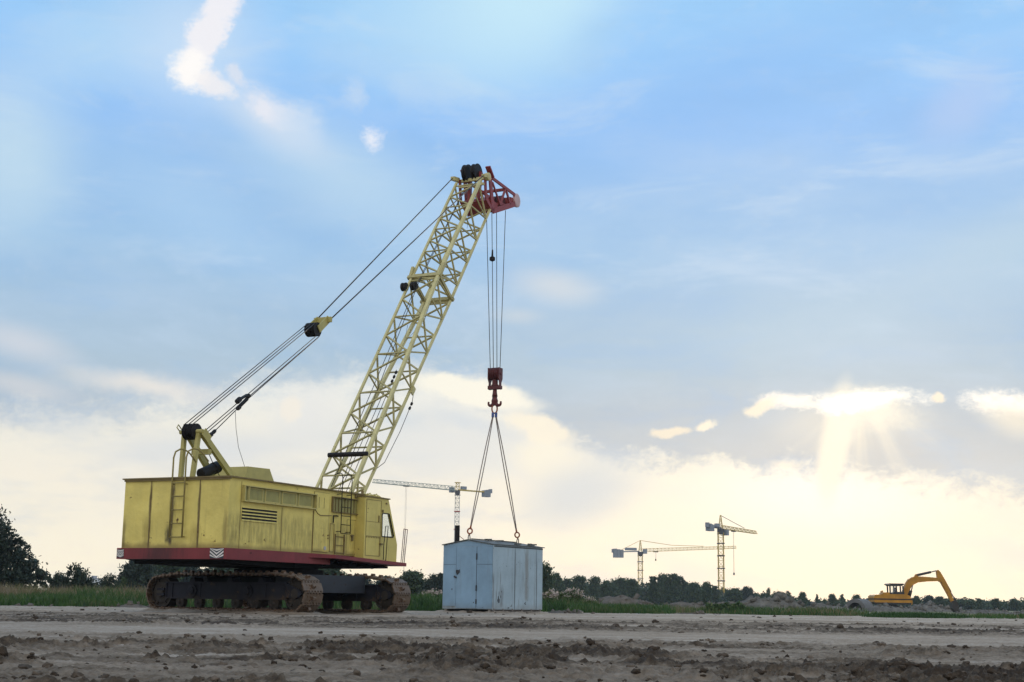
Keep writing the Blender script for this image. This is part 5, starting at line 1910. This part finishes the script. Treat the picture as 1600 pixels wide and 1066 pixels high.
# ------------------------------------------------------------------ earth mounds, rubble, pipe
def heap(name, label, cat, px, halfpx, ytop, Y, mat, seed, depth=0.8, chunks=0, peak=0.0, group=None, rough=0.5, plates=0):
    rng = np.random.default_rng(seed)
    c = at(px, HOR_Y, Y)
    x0 = c.x
    hw = halfpx / FPX * Y
    top = at(px, ytop, Y).z
    n = 64
    th = np.linspace(0, 2 * np.pi, 97)[:-1]
    rr_ = np.linspace(0, 1, n)
    Rr, Th = np.meshgrid(rr_, th, indexing='ij')
    X = Rr * np.cos(Th) * hw
    Yy = Rr * np.sin(Th) * hw * depth
    prof_ = np.clip(1 - Rr ** 1.7, 0, 1) ** 1.05
    sk = 1 + peak * np.cos(Th) * Rr
    lump = fbm(X / hw * 2.2 + seed, Yy / hw * 2.2, seed, 4)
    Z = top * prof_ * sk * (0.55 + 0.9 * lump) - 0.06
    Z = Z + (1 - Rr) ** 0.3 * rough * top * (fbm(X * 1.6 + seed, Yy * 1.6, seed + 5, 4) - 0.5) * 0.8
    Z = Z + (billow(X * 2.4, Yy * 2.4, seed + 7, 3) - 0.5) * 0.20 * rough * np.clip(1.2 - Rr, 0, 1)
    Z[-1] = -0.15
    V = np.stack([X, Yy, Z], -1).reshape(-1, 3)
    m_ = len(th)
    idx = np.arange(n * m_).reshape(n, m_)
    F = np.stack([idx[:-1], np.roll(idx, -1, 1)[:-1], np.roll(idx, -1, 1)[1:], idx[1:]], -1).reshape(-1, 4)
    Vs, Fs = [V], [F]
    k = len(V)
    for i in range(chunks):
        a, r_ = rng.random() * 6.283, rng.random() ** 0.6
        px_, py_ = r_ * np.cos(a) * hw, r_ * np.sin(a) * hw * depth
        i0 = int(r_ * (n - 1))
        j0 = int(a / 6.283 * m_) % m_
        z = Z[i0, j0]
        s = (0.08 + 0.32 * rng.random() ** 2.2) * max(0.30, min(top, 1.0))
        d = np.array([[-1, -1, -1], [1, -1, -1], [1, 1, -1], [-1, 1, -1], [-1, -1, 1], [1, -1, 1], [1, 1, 1], [-1, 1, 1]], float)
        d *= np.array([s * (0.7 + rng.random()), s * (0.5 + rng.random() * 0.6), s * (0.25 + 0.5 * rng.random())])
        d *= 1 + 0.35 * (rng.random(d.shape) - 0.5)
        q = Quaternion((rng.random() - 0.2, rng.random() - 0.5, rng.random() - 0.5, rng.random() * 2 - 1)).normalized().to_matrix()
        d = d @ np.array(q)
        Vs.append(d + np.array([px_, py_, z + 0.15 * s]))
        Fs.append(np.array([[0, 3, 2, 1], [4, 5, 6, 7], [0, 1, 5, 4], [1, 2, 6, 5], [2, 3, 7, 6], [3, 0, 4, 7]]) + k)
        k += 8
    o = array_obj(name, np.concatenate(Vs), np.concatenate(Fs), mat, smooth=False)
    o.location = (x0, Y, 0)
    tag(o, label, cat, group)
    return o


GM = 'earth heaps across the site'
heap('dirt_mound', 'rounded grey dirt mound beside the grass, left of the lower tower crane mast', 'dirt mound', 972, 56, 929, 88, M['mound'], 3, 0.7, 14, 0.15, GM, 0.35)
heap('dirt_mound', 'low earth bank to the right of the rounded grey mound', 'dirt mound', 1075, 62, 941, 112, M['mound'], 5, 0.5, 20, -0.2, GM, 0.5)
heap('dirt_mound', 'long low earth bank at the foot of the tallest tower crane', 'dirt mound', 1140, 66, 937, 120, M['mound'], 8, 0.5, 26, 0.1, GM, 0.6)
heap('rubble_heap', 'grey rubble heap with pale broken slabs right of the tallest tower crane mast', 'rubble heap', 1205, 58, 931, 118, M['rubble'], 12, 0.6, 70, 0.0, GM, 0.7)
heap('rubble_heap', 'low spread of rubble between the slab heap and the concrete pipe', 'rubble heap', 1290, 55, 942, 125, M['rubble'], 15, 0.5, 40, 0.0, GM, 0.6)
heap('rubble_heap', 'rubble hiding the tracks of the orange excavator', 'rubble heap', 1392, 62, 947, 146, M['rubble'], 18, 0.35, 80, 0.0, GM, 0.4)
heap('rubble_heap', 'heap of broken grey rubble below the excavator arm', 'rubble heap', 1455, 56, 945, 178, M['rubble'], 22, 0.5, 110, -0.1, GM, 0.8)
heap('rubble_heap', 'scattered rubble right of the excavator bucket', 'rubble heap', 1540, 52, 953, 128, M['rubble'], 26, 0.5, 90, 0.1, GM, 0.9)
heap('rubble_heap', 'low rubble at the right edge of the photo', 'rubble heap', 1605, 46, 956, 118, M['rubble'], 31, 0.5, 60, 0.0, GM, 0.9)
heap('dirt_mound', 'small brown dirt heap in the grass at the far left', 'dirt mound', 52, 36, 944.5, 49.5, M['mound'], 33, 0.5, 10, 0.0, GM, 0.8)
heap('dirt_mound', 'small brown dirt heap behind the rear of the crane track', 'dirt mound', 205, 34, 942, 51, M['mound'], 36, 0.6, 10, 0.0, GM, 0.8)
heap('dirt_mound', 'strip of turned earth beside the blue box', 'dirt mound', 880, 40, 953.5, 55.5, M['mound'], 39, 0.4, 14, 0.0, GM, 0.9)
heap('dirt_mound', 'flat scraped earth in front of the weeds right of the grass', 'dirt mound', 1085, 52, 957.5, 62, M['mound'], 42, 0.25, 14, 0.0, GM, 0.9)


def build_pipe():
    Y = 126.0
    c = at(1336, 948, Y)
    rt = empty('concrete_pipe', (c.x, Y, 0), 'weathered concrete pipe ring half buried beside the excavator', 'concrete pipe')
    rt.rotation_euler = (0, 0, R(-38))
    mb = MB()
    ro, ri, ln = 0.98, 0.66, 1.8
    n = 28
    vs, fs = [], []
    for (yy, r_) in ((0, ro), (ln, ro), (ln, ri), (0, ri)):
        for k in range(n):
            a = 2 * math.pi * k / n
            vs.append((r_ * math.cos(a), yy, 0.12 + r_ * math.sin(a)))
    for j in range(4):
        for k in range(n):
            fs.append((j * n + k, j * n + (k + 1) % n, ((j + 1) % 4) * n + (k + 1) % n, ((j + 1) % 4) * n + k))
    mb.add(vs, fs, 0, False)
    mb.build('pipe_shell', M['concrete'], rt)
    mb = MB()
    mb.prism([(-ri * 0.9, ln * 0.45, 0), (ri * 0.9, ln * 0.45, 0), (ri * 0.55, ln * 0.45, 0.45), (-ri * 0.4, ln * 0.45, 0.42)], (0, 0.9, 0))
    mb.build('earth_fill', M['mound'], rt)


build_pipe()


# ------------------------------------------------------------------ trees and shrubs
def crown_arrays(seed, blobs, nleaf, leaf, flat=0.0):
    """leaf-sized quads gathered in clumps through several lobes; blobs: (x,y,z,rx,ry,rz)"""
    rng = np.random.default_rng(seed)
    V, T = [], []
    vol = np.array([b[3] * b[4] * b[5] for b in blobs]) ** 0.75
    vol /= vol.sum()
    for b, f in zip(blobs, vol):
        n = int(nleaf * f)
        ncl = max(6, n // 45)
        d = rng.normal(size=(ncl, 3))
        d /= np.linalg.norm(d, axis=1)[:, None]
        rad = 0.45 + 0.62 * rng.random(ncl) ** 0.6
        cc = d * rad[:, None] * np.array(b[3:6]) + np.array(b[:3])
        ct = rng.random(ncl)
        which = rng.integers(0, ncl, n)
        sp_ = 0.20 * np.mean(b[3:6]) * (0.6 + rng.random(ncl))
        p = cc[which] + rng.normal(size=(n, 3)) * sp_[which][:, None] * np.array([1, 1, 0.75])
        t = np.clip(0.65 * ct[which] + 0.35 * rng.random(n), 0, 1)
        a = rng.normal(size=(n, 3))
        a /= np.linalg.norm(a, axis=1)[:, None]
        c_ = np.cross(a, rng.normal(size=(n, 3)))
        c_ /= np.linalg.norm(c_, axis=1)[:, None] + 1e-9
        s = leaf * (0.6 + 0.9 * rng.random(n))[:, None]
        q = np.stack([p - a * s, p + c_ * s * 0.5, p + a * s, p - c_ * s * 0.5], 1)
        V.append(q.reshape(-1, 3))
        T.append(np.repeat(t, 4))
    V = np.concatenate(V)
    T = np.concatenate(T)
    F = np.arange(len(V)).reshape(-1, 4)
    return V, F, T


def trunk_mesh(name, h, r, limbs, seed, mat=None):
    rnd = random.Random(seed)
    mb = MB()
    path = [(rnd.uniform(-1, 1) * 0.03 * h * (k / 5), rnd.uniform(-1, 1) * 0.03 * h * (k / 5), h * k / 5 - 0.1) for k in range(6)]
    mb.tube(path, [r * (1 - 0.14 * k) for k in range(6)], 8)
    for k in range(limbs):
        f = 0.35 + 0.6 * k / max(1, limbs - 1)
        p = Vector(path[min(5, int(f * 5))])
        a = k * 2.4 + rnd.random()
        ln = h * (0.32 + 0.15 * rnd.random()) * (1.2 - 0.5 * f)
        m1 = p + Vector((math.cos(a) * ln * 0.5, math.sin(a) * ln * 0.5, ln * 0.35))
        e = p + Vector((math.cos(a) * ln, math.sin(a) * ln, ln * 0.85))
        mb.tube([p, m1, e], [r * 0.42, r * 0.28, r * 0.10], 6)
    return mb.mesh(name, mat or M['bark'])


PROTO = {}


def make_proto(key, blobs, nleaf, leaf, th, tr, limbs, seed, mat):
    V, F, T = crown_arrays(seed, blobs, nleaf, leaf)
    o = array_obj('crown', V, F, mat, {'tint': T})
    me = o.data
    bpy.data.objects.remove(o)
    PROTO[key] = (me, trunk_mesh('trunk', th, tr, limbs, seed))


# unit trees about 8 m high
make_proto('round', [(0, 0, 5.2, 2.6, 2.6, 2.3), (-1.2, 0.3, 4.2, 1.9, 1.9, 1.8), (1.4, -0.2, 4.4, 1.9, 1.9, 1.9), (0.2, 0.2, 2.5, 2.2, 2.2, 1.7), (0.3, 0, 6.7, 1.5, 1.5, 1.3)], 9000, 0.30, 6.0, 0.20, 6, 1, M['leaf'])
make_proto('tall', [(0, 0, 6.4, 1.7, 1.7, 1.8), (-0.6, 0, 4.6, 1.9, 1.9, 1.7), (0.7, 0.1, 4.2, 1.8, 1.8, 1.7), (0, 0, 2.5, 1.8, 1.8, 1.7)], 8000, 0.28, 6.8, 0.18, 6, 2, M['leaf'])
make_proto('open', [(-1.4, 0, 6.2, 0.9, 0.9, 1.3), (0.1, 0.2, 7.0, 1.0, 1.0, 1.3), (1.5, 0, 6.0, 1.1, 1.0, 1.2), (-0.6, 0, 4.6, 1.3, 1.2, 1.2), (1.0, 0, 4.2, 1.2, 1.2, 1.2), (0.1, 0, 2.6, 1.9, 1.8, 1.5)], 5600, 0.25, 6.6, 0.20, 8, 3, M['leaf'])
make_proto('broad', [(-2.2, 0, 3.6, 2.0, 2.0, 2.0), (0, 0, 4.6, 2.6, 2.4, 2.4), (2.3, 0.2, 3.8, 2.0, 2.0, 2.1), (0, 0, 2.2, 3.4, 2.4, 1.7), (0.8, 0, 6.2, 1.5, 1.5, 1.4)], 11000, 0.29, 5.2, 0.24, 7, 4, M['leaf_dark'])
make_proto('slim', [(0, 0, 6.2, 0.9, 0.9, 1.6), (0, 0, 4.2, 1.2, 1.2, 1.6), (0.1, 0, 2.4, 1.4, 1.4, 1.5)], 4200, 0.25, 6.6, 0.13, 5, 5, M['leaf'])
make_proto('shrub', [(-1.6, 0, 1.6, 1.5, 1.4, 1.5), (0.3, 0, 2.0, 1.6, 1.5, 1.9), (1.9, 0, 1.4, 1.4, 1.3, 1.3), (0, 0, 0.9, 2.6, 1.8, 1.0)], 6500, 0.19, 2.4, 0.09, 7, 6, M['leaf_dark'])


def tree(name, label, cat, key, px, ytop, Y, wide=1.0, group=None, rz=None, unit=8.0, base_z=0.0, lab_extra=None):
    p = at(px, ytop, Y)
    x = p.x
    s = (p.z - base_z) / unit
    rt = empty(name, (x, Y, base_z), label, cat, group, rz if rz is not None else random.random() * 6.28)
    rt.scale = (s * wide, s * wide, s)
    for nm, me in (('crown', PROTO[key][0]), ('trunk', PROTO[key][1])):
        o = bpy.data.objects.new(nm, me)
        COL.objects.link(o)
        o.parent = rt
    return rt


# large dark tree at the left edge (its own, denser crown)
def left_tree():
    Y = 90.0
    bl = []
    rnd = random.Random(4)
    # lobes step down to the right like the outline in the photo
    for (px, py, rx, rz) in ((-60, 812, 1.5, 1.5), (-26, 814, 1.0, 1.2), (-8, 828, 0.9, 1.2), (10, 844, 0.9, 1.0), (-40, 866, 2.2, 1.6), (24, 866, 0.8, 0.9), (38, 879, 0.75, 0.75), (0, 890, 1.9, 1.3), (50, 893, 0.65, 0.65),
                             (30, 908, 1.5, 0.8), (62, 904, 0.5, 0.55), (74, 912, 0.4, 0.4), (-50, 900, 2.4, 1.5), (-120, 850, 2.4, 2.4), (-160, 890, 2.2, 1.6)):
        p = at(px, py, Y)
        bl.append((p.x, rnd.uniform(-0.6, 0.6), p.z, rx * 0.92, rx, rz * 0.92))
    cx = at(-45, 900, Y).x
    bl = [(b[0] - cx, *b[1:]) for b in bl]
    rt = empty('broad_dark_tree', (cx, Y, 0), 'big dark bushy tree cut by the left edge of the photo', 'tree')
    V, F, T = crown_arrays(77, bl, 42000, 0.105)
    array_obj('crown', V, F, M['leaf_dark'], {'tint': T * 0.8}, rt)
    o = bpy.data.objects.new('trunk', trunk_mesh('trunk', 5.0, 0.22, 9, 5))
    COL.objects.link(o)
    o.parent = rt


left_tree()
GS = 'shrubs and small trees along the meadow'
for lab, key, px, yt, Y, wd in (
        ('small dark shrub just right of the big left tree', 'shrub', 92, 899, 95, 0.6),
        ('pointed pale green shrub left of the far white building', 'shrub', 118, 888, 92, 0.75),
        ('thin ragged shrub right of the far white building', 'shrub', 171, 902, 92, 0.8),
        ('feathery sapling just left of the crane', 'slim', 193, 903, 84, 1.0)):
    tree('shrub', lab, 'shrub', key, px, yt, Y, wd, GS, unit=3.7 if key == 'shrub' else 7.6)
GB = 'dark trees behind the crawler crane'
for lab, key, px, yt, Y, wd in (
        ('dark round tree behind the rear left corner of the crane', 'broad', 222, 866, 150, 0.85),
        ('dark tree under the left end of the red deck edge', 'round', 252, 868, 158, 1.15),
        ('dark tree behind the crane between the two lighter gaps', 'broad', 292, 870, 165, 0.95),
        ('low dark tree in front of the light gap under the crane', 'broad', 316, 886, 162, 0.9),
        ('green tree behind the middle of the crane tracks', 'round', 348, 876, 170, 1.2),
        ('low trees hidden behind the crane turntable', 'broad', 400, 888, 180, 1.2),
        ('green bush behind the gap under the crane deck', 'round', 515, 884, 175, 1.2),
        ('low dark tree behind the front of the crane deck', 'broad', 560, 895, 190, 1.2),
        ('low dark bush behind the far track of the crane', 'broad', 606, 898, 185, 1.0),
        ('dark tree right of the crane tracks', 'round', 645, 892, 170, 1.15),
        ('bushy tree at the left side of the blue box', 'broad', 682, 894, 165, 0.9),
        ('tree peeping out at the right side of the blue box', 'tall', 846, 882, 190, 0.9)):
    tree('dark_tree', lab, 'tree', key, px, yt, Y, wd, GB)

# tree line on the right: each tree whose outline stands out is a thing
GL = 'trees of the far tree line'
line = [
    (868, 900, 'tall', 'first tree of the far line right of the blue box'), (884, 907, 'round', 'rounded tree second from the blue box in the far line'), (905, 905, 'tall', 'upright tree above the pale weeds'),
    (930, 906, 'tall', 'pointed tree left of the grey mound in the far line'), (948, 910, 'round', 'rounded tree above the left slope of the grey mound'), (968, 906, 'round', 'tree above the peak of the grey mound'),
    (985, 909, 'tall', 'narrow tree just left of the lower tower crane mast'), (1022, 903, 'open', 'loose crowned tree right of the lower tower crane mast'), (1036, 902, 'tall', 'tall dark tree in the highest clump of the line'),
    (1049, 899, 'open', 'highest tree of the far line with a forked crown'), (1063, 903, 'open', 'feathery tree at the right of the highest clump'), (1084, 913, 'round', 'rounded tree left of the tallest tower crane mast'),
    (1104, 914, 'tall', 'small pointed tree beside the tallest tower crane mast'), (1118, 918, 'open', 'loose tree touching the tallest tower crane mast'), (1148, 922, 'round', 'low tree right of the tallest tower crane mast'),
    (1168, 918, 'broad', 'broad domed tree right of the tallest tower crane'), (1200, 921, 'slim', 'slim pointed tree above the slab rubble heap'), (1215, 927, 'round', 'low round tree above the slab rubble heap'),
    (1232, 926, 'slim', 'thin tree with gaps, first of the sparse row'), (1254, 929, 'tall', 'second tree of the sparse row with bright gaps'), (1276, 931, 'slim', 'third thin tree of the sparse row'),
    (1300, 932, 'tall', 'fourth tree of the sparse row'), (1316, 931, 'slim', 'last thin tree of the sparse row left of the concrete pipe'), (1338, 932, 'round', 'round tree behind the concrete pipe'),
    (1432, 934, 'round', 'tree behind the excavator boom ram'), (1452, 932, 'broad', 'domed tree under the excavator arm'), (1468, 935, 'round', 'tree right under the excavator stick'), (1502, 938, 'round', 'tree just right of the excavator bucket'),
    (1530, 939, 'tall', 'tree in the right part of the line, second after the bucket'), (1556, 938, 'round', 'tree near the right edge of the far line'), (1584, 940, 'round', 'tree at the right end of the far line')]
for i, (px, yt, key, lab) in enumerate(line):
    Y = 330 + (i * 53) % 90
    tree('line_tree', lab, 'tree', key, px, yt - 3.0, Y, (0.7, 0.9, 1.05, 0.8)[i % 4], GL)


def far_wood():
    """the closed mass of the wood below the tops of the line"""
    rng = np.random.default_rng(9)
    V, T = [], []
    bl = []
    px = 850
    while px < 1800:
        yt = np.interp(px, [850, 900, 1000, 1100, 1200, 1330, 1450, 1600, 1800], [909, 912, 914, 919, 930, 937, 938, 941, 943]) + rng.uniform(-2.5, 3.5)
        if 1232 < px < 1330:
            yt += rng.uniform(3, 8)
        Y = 430 + rng.uniform(-30, 60)
        p = at(px, yt, Y)
        h = max(p.z, 1.5)
        w = rng.uniform(2.0, 3.6)
        bl.append((p.x, Y, h * 0.5, w, w, h * 0.5))
        px += rng.uniform(4, 9)
    px = 200
    while px < 870:
        Y = 330 + rng.uniform(-30, 60)
        p = at(px, np.interp(px, [200, 500, 870], [910, 915, 914]) + rng.uniform(-3, 3), Y)
        h = max(p.z, 1.5)
        bl.append((p.x, Y, h * 0.5, 2.8, 2.8, h * 0.5))
        px += rng.uniform(9, 18)
    V, F, T = crown_arrays(3, bl, 150000, 0.42)
    o = array_obj('far_wood', V, F, M['leaf'], {'tint': T * 0.7})
    tag(o, 'dark hazy mass of the far wood below the single tree tops', 'wood', kind='stuff')


far_wood()


# pale flowering weeds beside the blue box
def weed(label, px, ytop, Y, wpx, seed, bloom=True):
    rng = np.random.default_rng(seed)
    c = at(px, ytop, Y)
    w = wpx / FPX * Y
    rt = empty('flowering_weed', (c.x, Y, 0), label, 'weed', 'pale weeds on the meadow')
    bl = [(rng.uniform(-w, w) * 0.6, rng.uniform(-0.4, 0.4), c.z * rng.uniform(0.3, 0.6), w * 0.45, 0.5, c.z * 0.38) for _ in range(5)]
    V, F, T = crown_arrays(seed, bl, 2600, 0.06)
    array_obj('weed_leaves', V, F, M['weed'], {'tint': T}, rt)
    if bloom:
        bl2 = [(b[0], b[1], b[2] + c.z * 0.30, b[3], b[4], c.z * 0.14) for b in bl]
        V, F, T = crown_arrays(seed + 1, bl2, 900, 0.05)
        array_obj('seed_heads', V, F, M['bloom'], None, rt)
    mb = MB()
    for k in range(9):
        x = rng.uniform(-w, w) * 0.7
        mb.tube([(x, rng.uniform(-0.3, 0.3), -0.05), (x + rng.uniform(-0.1, 0.1), 0, c.z * rng.uniform(0.7, 1.0))], 0.012, 5)
    mb.build('weed_stem', M['weed'], rt)


weed('pale flowering weeds close to the right side of the blue box', 858, 921, 74, 14, 51)
weed('largest clump of pale flowering weeds on the grass bank', 885, 920, 75, 26, 53)
weed('small clump of pale weeds left of the grey mound', 922, 931, 76, 10, 55)
weed('pale weeds in the grass at the left side of the blue box', 672, 921, 76, 18, 57)
weed('green leafy weed in front of the low earth bank', 1122, 942, 70, 18, 59, False)
weed('green leafy weed right of the tallest tower crane foot', 1150, 943, 71, 16, 61, False)
weed('tall green weed left of the crane track', 158, 921, 66, 20, 63, False)


# ------------------------------------------------------------------ far white building
def far_building():
    Y = 520.0
    a, b = at(139, 905, Y), at(156, 905, Y)
    rt = empty('white_building', ((a.x + b.x) / 2, Y, 0), 'tiny pale flat roofed building far away left of the crane', 'building')
    w = (b.x - a.x) / 2
    h = a.z
    mb = MB()
    mb.box(-w, w, -4, 4, -0.3, h)
    wall = mb.build('wall', M['render_wall'], rt)
    mb = MB()
    mb.box(-w * 1.04, w * 1.04, -4.2, 4.2, h, h + 0.35)
    mb.box(-w * 0.3, w * 0.2, -2, 2, h + 0.35, h + 1.2)
    mb.build('roof', M['tc_grey'], rt)
    for k in range(3):
        mb = MB()
        x = -w * 0.6 + k * w * 0.6
        mb.box(x - 0.4, x + 0.4, -4.05, -3.95, h * 0.55, h * 0.78)
        mb.build('window', M['building_glass'], rt)


far_building()


# ------------------------------------------------------------------ haze
def build_haze():
    m = bpy.data.materials.new('thin_evening_haze')
    m.use_nodes = True
    g = NG(m.node_tree)
    g.n.clear()
    v = g.new('ShaderNodeVolumePrincipled')
    v.inputs['Color'].default_value = (0.80, 0.90, 1.0, 1)
    v.inputs['Density'].default_value = 0.00017
    v.inputs['Anisotropy'].default_value = 0.2
    o_ = g.new('ShaderNodeOutputMaterial')
    g.l.new(v.outputs[0], o_.inputs['Volume'])
    mb = MB()
    mb.box(-1700, 1700, -260, 1060, -1.5, 62)
    o = mb.build('haze', m)
    o['kind'] = 'stuff'
    o['label'] = 'thin blue evening haze over the far trees and cranes'
    o['category'] = 'haze'


build_haze()
